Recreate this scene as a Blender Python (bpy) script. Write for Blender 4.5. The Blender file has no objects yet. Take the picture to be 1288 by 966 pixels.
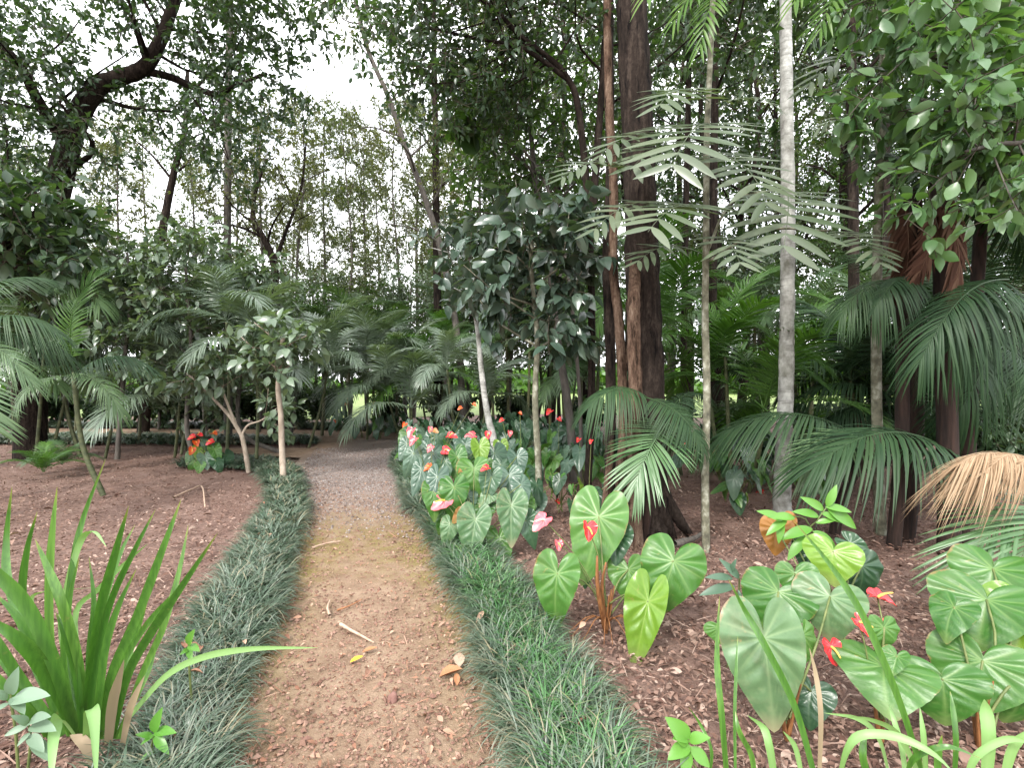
import bpy, math, random
import numpy as np
from mathutils import Vector, Matrix
R = random.Random(11)
NR = np.random.default_rng(11)
F, CX, CY, H = 640.0, 644.0, 483.0, 1.45        # pinhole of the photo: focal length and centre in its pixels, eye height in m
UP = Vector((0, 0, 1))
scene = bpy.context.scene
COL = scene.collection

def at(px, py, Y):
    return Vector(((px - CX) / F * Y, Y, H - (py - CY) / F * Y))
def gp(px, py):
    Y = F * H / (py - CY)
    return Vector(((px - CX) / F * Y, Y, 0))
def V(*a): return Vector(a)

# ------------------------------------------------------------------ meshes
class MB:
    def __init__(s):
        s.v, s.f, s.m, s.r, s.t, s.w = [], [], [], [], [], []
        s.n = 0
    def add(s, v, faces, mat=0, rnd=0.5, t=0.0, w=0.0):
        v = np.asarray(v, dtype=np.float32).reshape(-1, 3)
        k = len(v)
        for f in (faces if isinstance(faces, tuple) else (faces,)):
            f = np.asarray(f, dtype=np.int32)
            if f.size:
                s.f.append(f + s.n); s.m.append(np.full(len(f), mat, np.int32))
        s.v.append(v); s.n += k
        for lst, a in ((s.r, rnd), (s.t, t), (s.w, w)):
            a = np.asarray(a, dtype=np.float32)
            lst.append(np.broadcast_to(a, (k,)) if a.ndim == 0 else a.reshape(-1))
    def mesh(s, name, mats, smooth=True, origin=None):
        me = bpy.data.meshes.new(name)
        v = np.concatenate(s.v) if s.v else np.zeros((0, 3), np.float32)
        if origin is not None: v = v - np.array(origin, dtype=np.float32)
        me.vertices.add(len(v)); me.vertices.foreach_set('co', v.astype(np.float32).ravel())
        nl = sum(f.size for f in s.f); nf = sum(len(f) for f in s.f)
        me.loops.add(nl); me.polygons.add(nf)
        me.loops.foreach_set('vertex_index', np.concatenate([f.ravel() for f in s.f]))
        tot = np.concatenate([np.full(len(f), f.shape[1], np.int32) for f in s.f])
        st = np.zeros(nf, np.int32); st[1:] = np.cumsum(tot)[:-1]
        me.polygons.foreach_set('loop_start', st)
        me.polygons.foreach_set('material_index', np.concatenate(s.m))
        me.polygons.foreach_set('use_smooth', np.full(nf, smooth))
        for nm, arr in (('rnd', s.r), ('along', s.t), ('vein', s.w)):
            a = me.attributes.new(nm, 'FLOAT', 'POINT'); a.data.foreach_set('value', np.concatenate(arr).astype(np.float32))
        me.update(calc_edges=True); me.validate()
        for m in (mats if isinstance(mats, (list, tuple)) else [mats]): me.materials.append(m)
        return me
    def build(s, name, mats, parent=None, origin=None, smooth=True):
        me = s.mesh(name, mats, smooth, origin)
        return link(name, me, parent)

def link(name, me, parent=None):
    o = bpy.data.objects.new(name, me); COL.objects.link(o)
    if parent is not None: o.parent = parent
    return o
def tag(o, label=None, cat=None, group=None, kind=None):
    if label: o['label'] = label
    if cat: o['category'] = cat
    if group: o['group'] = group
    if kind: o['kind'] = kind
    return o
def thing(name, label, cat, loc=(0, 0, 0), group=None):
    o = bpy.data.objects.new(name, None); COL.objects.link(o); o.location = loc
    o.empty_display_size = .1
    return tag(o, label, cat, group)
def dup(root, loc, rotz=0.0, sc=1.0, label=None, group=None):
    r = root.copy(); COL.objects.link(r); r.location = loc; r.rotation_euler = (0, 0, rotz)
    r.scale = (sc, sc, sc) if not isinstance(sc, tuple) else sc
    if label: r['label'] = label
    if group: r['group'] = group
    for ch in list(root.children):
        c = ch.copy(); COL.objects.link(c); c.parent = r
        for g in list(ch.children):
            d = g.copy(); COL.objects.link(d); d.parent = c
    return r

def smooth_path(pts, n):
    """Catmull-Rom through pts, n samples"""
    P = np.array([tuple(p) for p in pts], dtype=float)
    if len(P) == 2: return np.linspace(P[0], P[1], n)
    P = np.vstack([2 * P[0] - P[1], P, 2 * P[-1] - P[-2]])
    k = len(P) - 3
    u = np.linspace(0, k, n); i = np.minimum(u.astype(int), k - 1); f = (u - i)[:, None]
    a, b, c, d = P[i], P[i + 1], P[i + 2], P[i + 3]
    return .5 * (2 * b + (c - a) * f + (2 * a - 5 * b + 4 * c - d) * f ** 2 + (3 * b - a - 3 * c + d) * f ** 3)
def tube(mb, pts, r0, r1, sides=8, n=None, mat=0, rnd=.5, bumpy=0.0, rfun=None, cap=True):
    P = smooth_path(pts, n or max(2, 2 * len(pts)))
    n = len(P)
    T = np.gradient(P, axis=0); T /= np.linalg.norm(T, axis=1)[:, None] + 1e-9
    ref = np.array([1., 0, 0]) if abs(T[0][0]) < .8 else np.array([0, 1., 0])
    A = np.cross(T, ref); A /= np.linalg.norm(A, axis=1)[:, None] + 1e-9
    B = np.cross(T, A)
    t = np.linspace(0, 1, n)
    rad = r0 + (r1 - r0) * t if rfun is None else rfun(t)
    ang = np.linspace(0, 2 * math.pi, sides, endpoint=False)
    rr = rad[:, None] * (1 + bumpy * (NR.random((n, sides)) - .5)) if bumpy else np.repeat(rad[:, None], sides, 1)
    vv = P[:, None, :] + rr[:, :, None] * (np.cos(ang)[None, :, None] * A[:, None, :] + np.sin(ang)[None, :, None] * B[:, None, :])
    i = np.arange(n - 1)[:, None] * sides; j = np.arange(sides)[None, :]; j2 = (j + 1) % sides
    q = np.stack([i + j, i + j2, i + sides + j2, i + sides + j], -1).reshape(-1, 4)
    vv = vv.reshape(-1, 3)
    if cap:
        c = len(vv); vv = np.vstack([vv, P[-1:] + T[-1:] * rad[-1]])
        tri = np.stack([np.arange(sides) + (n - 1) * sides, (np.arange(sides) + 1) % sides + (n - 1) * sides, np.full(sides, c)], -1)
        tt = np.append(np.repeat(t, sides), 1.0)
        mb.add(vv, (q, tri), mat, rnd, tt)
    else:
        mb.add(vv, q, mat, rnd, np.repeat(t, sides))

def leaf_template(rows, fold=.25, droop=.2, twist=0.0):
    """rows: (y, halfwidth) from base to tip"""
    v, f, t = [], [], []
    for i, (y, w) in enumerate(rows):
        z = -droop * y * y
        if w <= 1e-6: v.append((0, y, z)); t.append(y)
        else:
            for sx in (-1, 0, 1):
                a = twist * y * sx
                v.append((sx * w, y, z + abs(sx) * w * fold + a * w)); t.append(y)
    idx, k = [], 0
    for (y, w) in rows:
        c = 1 if w <= 1e-6 else 3
        idx.append(list(range(k, k + c))); k += c
    for a, b in zip(idx[:-1], idx[1:]):
        if len(a) == 1 and len(b) == 3: f += [(a[0], b[1], b[0]), (a[0], b[2], b[1])]
        elif len(a) == 3 and len(b) == 1: f += [(a[0], a[1], b[0]), (a[1], a[2], b[0])]
        else: f += [(a[0], a[1], b[1]), (a[0], b[1], b[0]), (a[1], a[2], b[2]), (a[1], b[2], b[1])]
    return np.array(v, float), np.array(f), np.array(t)
T_FAR = leaf_template([(0, 0), (.42, .24), (1, 0)], .3, .15)
T_OVATE = leaf_template([(0, 0), (.3, .22), (.62, .2), (1, 0)], .3, .25)
T_BIG = leaf_template([(0, 0), (.12, .15), (.35, .27), (.6, .25), (.82, .13), (1, 0)], .28, .3)
T_ROUND = leaf_template([(0, .0), (.1, .3), (.4, .48), (.75, .4), (1, 0)], .1, .1)
T_LANCE = leaf_template([(0, 0), (.3, .11), (.65, .1), (1, 0)], .3, .3)
T_POINT = leaf_template([(0, 0), (.15, .12), (.4, .2), (.7, .13), (1, 0)], .3, .35)

def nrm(a): return a / (np.linalg.norm(a, axis=-1, keepdims=True) + 1e-9)
def scatter(mb, tmpl, P, D, N, S, mat=0, rnd=None, wid=1.0):
    v, f, t = tmpl
    P, D, N = np.asarray(P, float), nrm(np.asarray(D, float)), np.asarray(N, float)
    S = np.asarray(S, float)
    x = nrm(np.cross(D, N)); z = np.cross(x, D)
    wid = np.broadcast_to(np.asarray(wid, float), S.shape)
    vv = P[:, None] + S[:, None, None] * (v[None, :, 0:1] * wid[:, None, None] * x[:, None] + v[None, :, 1:2] * D[:, None] + v[None, :, 2:3] * z[:, None])
    n, k = len(P), len(v)
    ff = (f[None] + (np.arange(n) * k)[:, None, None]).reshape(-1, 3)
    rn = NR.random(n) if rnd is None else np.broadcast_to(np.asarray(rnd, float), (n,))
    mb.add(vv.reshape(-1, 3), ff, mat, np.repeat(rn, k), np.tile(t, n))

def ribbon(mb, pts, w, side=None, fold=.25, n=14, mat=0, rnd=.5, prof=None):
    """strap blade along pts; w half width; side = hint for the width direction"""
    P = smooth_path(pts, n); T = nrm(np.gradient(P, axis=0))
    if side is None: side = np.cross(T[0], [0, 1, 0])
    Sd = np.asarray(tuple(side), float)[None] - T * (T @ np.asarray(tuple(side), float))[:, None]
    Sd = nrm(Sd); N = np.cross(T, Sd)
    t = np.linspace(0, 1, n)
    pw = (np.minimum(1, (1 - t) * 2.6) ** .75 * (.75 + .25 * np.minimum(1, t * 3))) if prof is None else prof(t)
    pw = np.maximum(pw, .02) * w
    L = P - Sd * pw[:, None] + N * (pw * fold)[:, None]; Rr = P + Sd * pw[:, None] + N * (pw * fold)[:, None]
    vv = np.stack([L, P, Rr], 1).reshape(-1, 3)
    i = np.arange(n - 1)[:, None] * 3
    q = np.concatenate([np.concatenate([i, i + 1, i + 4, i + 3], 1), np.concatenate([i + 1, i + 2, i + 5, i + 4], 1)])
    mb.add(vv, q, mat, rnd, np.repeat(t, 3), np.tile([0, 1, 0], n))

def frame(base, tip, up, sc=None, wsc=1.0):
    b, tp = Vector(base), Vector(tip); y = tp - b; L = y.length; y = y / L
    x = y.cross(Vector(up))
    if x.length < 1e-4: x = y.cross(Vector((1, 0, 0)))
    x.normalize(); z = x.cross(y)
    m = Matrix((x * L * wsc, y * L, z * L)).transposed().to_4x4()
    m.translation = b
    return m
def place(name, me, parent, base, tip, up, wsc=1.0):
    """child mesh whose local 0..1 y axis runs base->tip (world coordinates; parents are unrotated empties)"""
    o = link(name, me, parent)
    m = frame(base, tip, up, wsc=wsc); m.translation = m.translation - Vector(parent.location)
    o.matrix_basis = m
    return o

# ------------------------------------------------------------------ materials
def new_mat(name):
    m = bpy.data.materials.new(name); m.use_nodes = True
    nt = m.node_tree; nt.nodes.clear()
    return m, nt, nt.nodes.new('ShaderNodeOutputMaterial')
def N_(nt, t, **kw):
    n = nt.nodes.new(t)
    for k, v in kw.items(): setattr(n, k, v)
    return n
def ramp(nt, fac, stops):
    r = N_(nt, 'ShaderNodeValToRGB'); nt.links.new(fac, r.inputs[0])
    el = r.color_ramp.elements
    while len(el) > len(stops): el.remove(el[-1])
    while len(el) < len(stops): el.new(.5)
    for e, (p, c) in zip(el, stops):
        e.position = p; e.color = (*c, 1)
    return r.outputs[0]
def mathn(nt, op, a, b=None, c=None):
    n = N_(nt, 'ShaderNodeMath', operation=op)
    for i, x in enumerate((a, b, c)):
        if x is None: continue
        if isinstance(x, (int, float)): n.inputs[i].default_value = x
        else: nt.links.new(x, n.inputs[i])
    return n.outputs[0]
def mixc(nt, fac, a, b, blend='MIX'):
    n = N_(nt, 'ShaderNodeMix', data_type='RGBA', blend_type=blend)
    for k, x in ((0, fac), (6, a), (7, b)):
        if isinstance(x, (int, float)): n.inputs[k].default_value = x
        elif isinstance(x, tuple): n.inputs[k].default_value = (*x, 1)
        else: nt.links.new(x, n.inputs[k])
    return n.outputs[2]
def noise(nt, vec, scale, detail=4, rough=.55):
    n = N_(nt, 'ShaderNodeTexNoise'); n.inputs['Scale'].default_value = scale
    n.inputs['Detail'].default_value = detail; n.inputs['Roughness'].default_value = rough
    if vec is not None: nt.links.new(vec, n.inputs['Vector'])
    return n.outputs[0]
def objco(nt, sc=(1, 1, 1)):
    tc = N_(nt, 'ShaderNodeTexCoord'); mp = N_(nt, 'ShaderNodeMapping')
    mp.inputs['Scale'].default_value = sc; nt.links.new(tc.outputs['Object'], mp.inputs['Vector'])
    return mp.outputs[0]
def attr(nt, nm):
    a = N_(nt, 'ShaderNodeAttribute'); a.attribute_name = nm; return a.outputs['Fac']

def leaf_mat(name, cols, rough=.4, trans=.3, vein=None, vein_amt=.5, spec=.5, objvar=.25, patch=None, tipcol=None, bump=0, streak=None, spots=None, edge=None):
    m, nt, out = new_mat(name)
    oi = N_(nt, 'ShaderNodeObjectInfo')
    f = mathn(nt, 'ADD', mathn(nt, 'MULTIPLY', attr(nt, 'rnd'), 1 - objvar), mathn(nt, 'MULTIPLY', oi.outputs['Random'], objvar))
    k = len(cols)
    c = ramp(nt, f, [(.08 + .84 * i / max(1, k - 1), x) for i, x in enumerate(cols)])
    if patch:
        nz = noise(nt, objco(nt), patch[0], 3)
        c = mixc(nt, ramp(nt, nz, [(.5, (0, 0, 0)), (.68, (patch[2],) * 3)]), c, patch[1])
    if bump:
        c = mixc(nt, ramp(nt, noise(nt, objco(nt), 9, 4, .6), [(.35, (0, 0, 0)), (.7, (.45,) * 3)]), c, mixc(nt, 1.0, c, (.55, .62, .6), 'MULTIPLY'))
    if streak:
        c = mixc(nt, ramp(nt, noise(nt, objco(nt, (90, 90, 2.2)), 1.0, 3, .6), [(.38, (0, 0, 0)), (.64, (.6,) * 3)]), c, streak)
    if spots:
        c = mixc(nt, ramp(nt, noise(nt, objco(nt), spots[0], 2, .5), [(.70, (0, 0, 0)), (.76, (spots[2],) * 3)]), c, spots[1])
    if tipcol:
        c = mixc(nt, ramp(nt, attr(nt, 'along'), [(tipcol[0], (0, 0, 0)), (1, (tipcol[2],) * 3)]), c, tipcol[1])
    if edge:
        ee = mathn(nt, 'ADD', attr(nt, 'rnd'), mathn(nt, 'MULTIPLY', mathn(nt, 'SUBTRACT', noise(nt, objco(nt), 3.2, 5, .7), .62), .55))
        c = mixc(nt, ramp(nt, ee, [(.93, (0, 0, 0)), (.99, (.85,) * 3)]), c, edge)
    if vein:
        c = mixc(nt, mathn(nt, 'MULTIPLY', attr(nt, 'vein'), vein_amt), c, vein)
    p = N_(nt, 'ShaderNodeBsdfPrincipled')
    nt.links.new(c, p.inputs['Base Color']); p.inputs['Roughness'].default_value = rough
    p.inputs['Specular IOR Level'].default_value = spec
    if bump:
        b = N_(nt, 'ShaderNodeBump'); b.inputs['Strength'].default_value = bump; b.inputs['Distance'].default_value = .01
        nt.links.new(noise(nt, objco(nt), 14, 3), b.inputs['Height']); nt.links.new(b.outputs[0], p.inputs['Normal'])
    tr = N_(nt, 'ShaderNodeBsdfTranslucent')
    nt.links.new(mixc(nt, 1.0, c, (1.0, 1.15, .35), 'MULTIPLY'), tr.inputs['Color'])
    tr2 = N_(nt, 'ShaderNodeMixShader'); tr2.inputs[0].default_value = trans
    nt.links.new(p.outputs[0], tr2.inputs[1]); nt.links.new(tr.outputs[0], tr2.inputs[2])
    nt.links.new(tr2.outputs[0], out.inputs['Surface'])
    return m
def plain_mat(name, c1, c2, scale=30, rough=.6, bump=.0, sc=(1, 1, 1), spec=.3, c3=None, rndmix=False):
    m, nt, out = new_mat(name)
    co = objco(nt, sc); nz = noise(nt, co, scale, 5, .6)
    fac = nz
    if rndmix: fac = mathn(nt, 'ADD', mathn(nt, 'MULTIPLY', nz, .5), mathn(nt, 'MULTIPLY', attr(nt, 'rnd'), .5))
    st = [(.32, c1), (.68, c2)] if c3 is None else [(.3, c1), (.52, c2), (.68, c3)]
    p = N_(nt, 'ShaderNodeBsdfPrincipled'); nt.links.new(ramp(nt, fac, st), p.inputs['Base Color'])
    p.inputs['Roughness'].default_value = rough; p.inputs['Specular IOR Level'].default_value = spec
    if bump:
        b = N_(nt, 'ShaderNodeBump'); b.inputs['Strength'].default_value = bump; b.inputs['Distance'].default_value = .02
        nt.links.new(nz, b.inputs['Height']); nt.links.new(b.outputs[0], p.inputs['Normal'])
    nt.links.new(p.outputs[0], out.inputs['Surface'])
    return m

L = {}
L['far'] = leaf_mat('far_foliage', [(.06, .08, .045), (.09, .115, .06), (.125, .145, .08), (.075, .10, .05)], .4, .45)
L['olive'] = leaf_mat('olive_foliage', [(.075, .085, .045), (.105, .12, .055), (.15, .15, .075), (.095, .10, .065)], .4, .45)
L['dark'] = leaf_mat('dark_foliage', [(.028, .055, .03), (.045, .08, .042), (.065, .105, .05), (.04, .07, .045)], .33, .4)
L['mid'] = leaf_mat('mid_foliage', [(.045, .09, .03), (.065, .125, .04), (.09, .155, .045), (.055, .10, .04)], .36, .46)
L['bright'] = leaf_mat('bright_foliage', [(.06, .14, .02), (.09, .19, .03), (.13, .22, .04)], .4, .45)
L['gloss'] = leaf_mat('glossy_foliage', [(.04, .07, .05), (.06, .095, .068), (.085, .125, .09), (.05, .08, .06)], .25, .2, spec=.8)
L['shrub'] = leaf_mat('shrub_foliage', [(.085, .13, .085), (.115, .165, .105), (.15, .205, .135), (.10, .145, .09)], .3, .3, spec=.7)
L['topright'] = leaf_mat('broad_foliage', [(.06, .13, .05), (.10, .18, .075), (.14, .23, .11), (.07, .15, .07)], .32, .4)
L['compound'] = leaf_mat('compound_foliage', [(.07, .10, .055), (.10, .13, .08), (.13, .16, .10)], .32, .3, spec=.5)
L['palm'] = leaf_mat('palm_foliage', [(.06, .115, .05), (.09, .155, .07), (.12, .19, .085)], .32, .34, objvar=.5)
L['palm_bright'] = leaf_mat('areca_foliage', [(.04, .10, .02), (.065, .15, .03), (.09, .18, .035)], .38, .35, objvar=.5)
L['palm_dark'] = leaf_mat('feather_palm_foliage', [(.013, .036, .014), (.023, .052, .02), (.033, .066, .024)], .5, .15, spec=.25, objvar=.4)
L['palm_grey'] = leaf_mat('greyish_palm_foliage', [(.10, .145, .10), (.14, .19, .135), (.18, .23, .17)], .28, .28, objvar=.5, spec=.7)
L['dead'] = leaf_mat('dead_frond', [(.17, .11, .065), (.27, .185, .115), (.37, .275, .185)], .8, .1, spec=.1)
L['fibre'] = leaf_mat('fibre_frond', [(.035, .017, .011), (.06, .028, .018), (.10, .058, .038)], .85, .05, spec=.1)
VE = (.34, .46, .16)
L['anth'] = leaf_mat('anthurium_leaf', [(.034, .115, .018), (.052, .145, .024), (.072, .175, .034)], .36, .22, VE, .24, spec=.4, edge=(.20, .13, .05), objvar=1.0, bump=.14, spots=(7, (.24, .20, .07), .5), patch=(4.5, (.13, .19, .07), .35), tipcol=(.72, (.22, .25, .10), .45))
L['anth_pale'] = leaf_mat('anthurium_leaf_pale', [(.065, .135, .055), (.09, .17, .075), (.11, .19, .09)], .38, .2, (.36, .46, .24), .26, spec=.4, edge=(.28, .2, .12), objvar=1.0, bump=.14, spots=(7, (.3, .24, .12), .6), patch=(5, (.2, .22, .13), .4), tipcol=(.74, (.36, .29, .19), .85))
L['anth_yellow'] = leaf_mat('anthurium_leaf_yellow', [(.14, .26, .03), (.17, .30, .04)], .3, .35, (.40, .48, .12), .22, spec=.45, objvar=1.0, bump=.14, spots=(6, (.3, .22, .08), .5), tipcol=(.55, (.30, .31, .15), .6))
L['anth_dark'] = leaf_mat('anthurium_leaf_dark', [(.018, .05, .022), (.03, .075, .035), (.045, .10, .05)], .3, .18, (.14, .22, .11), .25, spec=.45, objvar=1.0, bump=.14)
L['anth_grey'] = leaf_mat('anthurium_leaf_grey', [(.045, .09, .06), (.07, .125, .085), (.10, .16, .11)], .28, .18, (.24, .32, .22), .26, spec=.45, objvar=1.0, bump=.14)
L['anth_brown'] = leaf_mat('anthurium_leaf_withered', [(.20, .08, .012), (.28, .12, .02)], .55, .2, (.3, .16, .05), .4, objvar=1.0)
L['spathe'] = leaf_mat('red_spathe', [(.62, .02, .025), (.72, .03, .04)], .25, .2, (.85, .25, .25), .5, objvar=1.0)
L['spathe_pink'] = leaf_mat('pink_spathe', [(.72, .07, .10), (.80, .13, .16)], .25, .25, (.9, .55, .52), .6, objvar=1.0)
L['spathe_orange'] = leaf_mat('orange_spathe', [(.55, .06, .015), (.62, .10, .02)], .35, .2, (.7, .3, .1), .4, objvar=1.0)
L['spathe_old'] = leaf_mat('faded_spathe', [(.42, .14, .06), (.42, .24, .10)], .45, .2, (.25, .32, .1), .7, objvar=1.0)
L['strap'] = leaf_mat('strap_leaf', [(.055, .15, .02), (.085, .20, .03), (.125, .25, .045)], .32, .28, (.02, .08, .015), .3, objvar=.6, tipcol=(.88, (.30, .27, .06), .75), streak=(.03, .09, .012), spots=(26, (.22, .2, .07), .45))
L['strap_pale'] = leaf_mat('strap_leaf_pale', [(.16, .30, .09), (.21, .36, .13)], .45, .3, (.3, .44, .2), .25, objvar=.6, spots=(18, (.3, .27, .13), .5))
L['strap_brown'] = leaf_mat('strap_sheath', [(.22, .17, .10), (.30, .22, .15)], .7, .15, objvar=.6)
L['seedling'] = leaf_mat('seedling_leaf', [(.09, .24, .035), (.13, .30, .05)], .35, .35, objvar=.4)
L['herb'] = leaf_mat('grey_herb_leaf', [(.11, .18, .12), (.16, .235, .16)], .5, .2, objvar=.4)
L['herb_dark'] = leaf_mat('dark_herb_leaf', [(.05, .10, .06), (.08, .14, .09)], .45, .2, objvar=.4)
L['grass'] = leaf_mat('mondo_grass', [(.024, .05, .03), (.044, .08, .046), (.078, .116, .074), (.15, .18, .14), (.22, .19, .115)], .34, .12, objvar=0, spec=.6)
L['grass_mid'] = leaf_mat('mondo_grass_green', [(.022, .07, .022), (.04, .125, .032), (.068, .17, .055), (.12, .205, .105), (.20, .21, .10)], .32, .15, objvar=0, spec=.6)
L['litter'] = leaf_mat('leaf_litter', [(.085, .045, .034), (.14, .08, .06), (.19, .115, .088), (.25, .165, .13), (.11, .06, .044), (.33, .24, .195)], .8, .05, objvar=0, spec=.2)
L['litter_path'] = leaf_mat('path_litter', [(.20, .10, .065), (.26, .14, .09), (.32, .19, .13), (.17, .085, .06), (.38, .25, .18)], .85, .05, objvar=0, spec=.2)

B = {}
B['dark'] = plain_mat('dark_bark', (.010, .008, .007), (.030, .022, .018), 7, .95, 1.0, (4, 4, .4), c3=(.075, .055, .043), spec=.1)
B['brown'] = plain_mat('peeling_bark', (.022, .014, .010), (.085, .052, .036), 6, .9, 1.0, (3, 3, .5), c3=(.20, .14, .10), spec=.1)
B['pale0'] = plain_mat('lichen_bark', (.10, .095, .085), (.33, .33, .31), 7, .8, .6, (1, 1, 1.4), c3=(.52, .52, .49))
B['mossy'] = plain_mat('mossy_bark', (.05, .048, .035), (.15, .145, .10), 14, .85, .6, (1, 1, .8), c3=(.34, .34, .28))
B['grey'] = plain_mat('grey_bark', (.05, .045, .04), (.12, .105, .09), 12, .9, .6, (1.5, 1.5, .4))
B['twig'] = plain_mat('twig_bark', (.035, .03, .022), (.085, .07, .05), 10, .9, .3)
B['light'] = plain_mat('light_bark', (.20, .16, .12), (.36, .30, .24), 14, .85, .4, (1, 1, .6))
B['fibre'] = plain_mat('fibrous_bark', (.010, .007, .006), (.042, .024, .018), 10, .95, .8, (3, 3, .25))
B['stalk'] = plain_mat('green_stalk', (.07, .10, .03), (.15, .17, .06), 20, .5)
B['stalk_dark'] = plain_mat('dark_stalk', (.04, .05, .02), (.09, .08, .04), 20, .6)
B['sheath'] = plain_mat('brown_sheath', (.10, .035, .012), (.25, .11, .04), 30, .7, .3, (2, 2, .4))
B['spadix'] = plain_mat('yellow_spadix', (.70, .40, .06), (.80, .58, .14), 60, .5, .5)
B['spadix_pale'] = plain_mat('pale_spadix', (.75, .62, .42), (.82, .74, .58), 60, .5, .5)
B['cane'] = plain_mat('cane_stem', (.03, .04, .018), (.10, .11, .05), 6, .6, .1, (1, 1, 2.5))
B['yellow'] = plain_mat('yellow_dry_leaf', (.60, .30, .02), (.70, .42, .04), 30, .5)
B['drybrown'] = plain_mat('brown_dry_leaf', (.24, .10, .045), (.36, .18, .09), 30, .7)
B['drypale'] = plain_mat('pale_dry_wood', (.30, .20, .14), (.45, .33, .25), 30, .8)
B['stone'] = plain_mat('reddish_stone', (.14, .07, .055), (.22, .12, .10), 25, .8, .4)

def rough_bark(name, stops, crack):
    m, nt, out = new_mat(name)
    n1 = noise(nt, objco(nt, (3, 3, .45)), 6, 6, .7); n2 = noise(nt, objco(nt, (1, 1, .6)), 38, 4, .7); n3 = noise(nt, objco(nt, (1, 1, .5)), 3.5, 4, .6)
    f = mathn(nt, 'ADD', mathn(nt, 'MULTIPLY', n1, .5), mathn(nt, 'ADD', mathn(nt, 'MULTIPLY', n2, .28), mathn(nt, 'MULTIPLY', n3, .22)))
    c = ramp(nt, f, stops)
    c = mixc(nt, ramp(nt, noise(nt, objco(nt, (2.4, 2.4, .3)), 9, 5, .75), [(.36, (1,) * 3), (.47, (0, 0, 0))]), c, crack)
    p = N_(nt, 'ShaderNodeBsdfPrincipled'); nt.links.new(c, p.inputs['Base Color']); p.inputs['Roughness'].default_value = .95; p.inputs['Specular IOR Level'].default_value = .1
    bm = N_(nt, 'ShaderNodeBump'); bm.inputs['Strength'].default_value = 1.0; bm.inputs['Distance'].default_value = .03
    nt.links.new(f, bm.inputs['Height']); nt.links.new(bm.outputs[0], p.inputs['Normal'])
    nt.links.new(p.outputs[0], out.inputs['Surface']); return m
B['dark'] = rough_bark('dark_rough_bark', [(.36, (.007, .006, .005)), (.5, (.022, .016, .013)), (.62, (.055, .042, .034))], (.004, .003, .003))
B['brown'] = rough_bark('flaky_bark', [(.36, (.025, .016, .011)), (.48, (.075, .046, .032)), (.56, (.14, .095, .068)), (.66, (.25, .19, .145))], (.014, .009, .006))
def pale_bark():
    m, nt, out = new_mat('lichen_banded_bark')
    c = ramp(nt, noise(nt, objco(nt, (1, 1, .8)), 6, 6, .65), [(.34, (.13, .125, .11)), (.5, (.30, .30, .28)), (.66, (.50, .50, .47))])
    c = mixc(nt, ramp(nt, noise(nt, objco(nt, (1.2, 1.2, 9)), 3.2, 4, .6), [(.58, (0, 0, 0)), (.70, (.55,) * 3)]), c, (.08, .075, .065))
    c = mixc(nt, ramp(nt, noise(nt, objco(nt), 2.2, 3, .6), [(.5, (0, 0, 0)), (.75, (.55,) * 3)]), c, (.13, .14, .09))
    p = N_(nt, 'ShaderNodeBsdfPrincipled'); nt.links.new(c, p.inputs['Base Color']); p.inputs['Roughness'].default_value = .85; p.inputs['Specular IOR Level'].default_value = .15
    bm = N_(nt, 'ShaderNodeBump'); bm.inputs['Strength'].default_value = .7; bm.inputs['Distance'].default_value = .015
    nt.links.new(noise(nt, objco(nt, (1, 1, 3)), 12, 5), bm.inputs['Height']); nt.links.new(bm.outputs[0], p.inputs['Normal'])
    nt.links.new(p.outputs[0], out.inputs['Surface']); return m
B['pale'] = pale_bark()
# ------------------------------------------------------------------ world, sun, camera
SUN_EL, SUN_AZ = math.radians(44), math.radians(205)
w = bpy.data.worlds.new('World'); scene.world = w; w.use_nodes = True
nt = w.node_tree; nt.nodes.clear()
sky = N_(nt, 'ShaderNodeTexSky', sky_type='NISHITA'); sky.sun_disc = False
sky.sun_elevation = SUN_EL; sky.sun_rotation = SUN_AZ; sky.dust_density = 4.0; sky.ozone_density = 1.0; sky.air_density = 1.0
tc = N_(nt, 'ShaderNodeTexCoord'); mp = N_(nt, 'ShaderNodeMapping'); mp.inputs['Scale'].default_value = (1, 1, 2.2)
nt.links.new(tc.outputs['Generated'], mp.inputs['Vector'])
cl = noise(nt, mp.outputs[0], 2.1, 6, .55)
cf = ramp(nt, cl, [(.30, (.55,) * 3), (.50, (.97,) * 3)])
bg = N_(nt, 'ShaderNodeBackground'); bg.inputs['Strength'].default_value = 0.13
nt.links.new(mixc(nt, cf, sky.outputs[0], (9.6, 9.75, 10.0)), bg.inputs['Color'])
wo = N_(nt, 'ShaderNodeOutputWorld'); nt.links.new(bg.outputs[0], wo.inputs['Surface'])
sd = bpy.data.lights.new('sun', 'SUN'); sd.energy = 1.5; sd.angle = math.radians(11); sd.color = (1, .96, .9)
so = bpy.data.objects.new('sun', sd); COL.objects.link(so)
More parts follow.
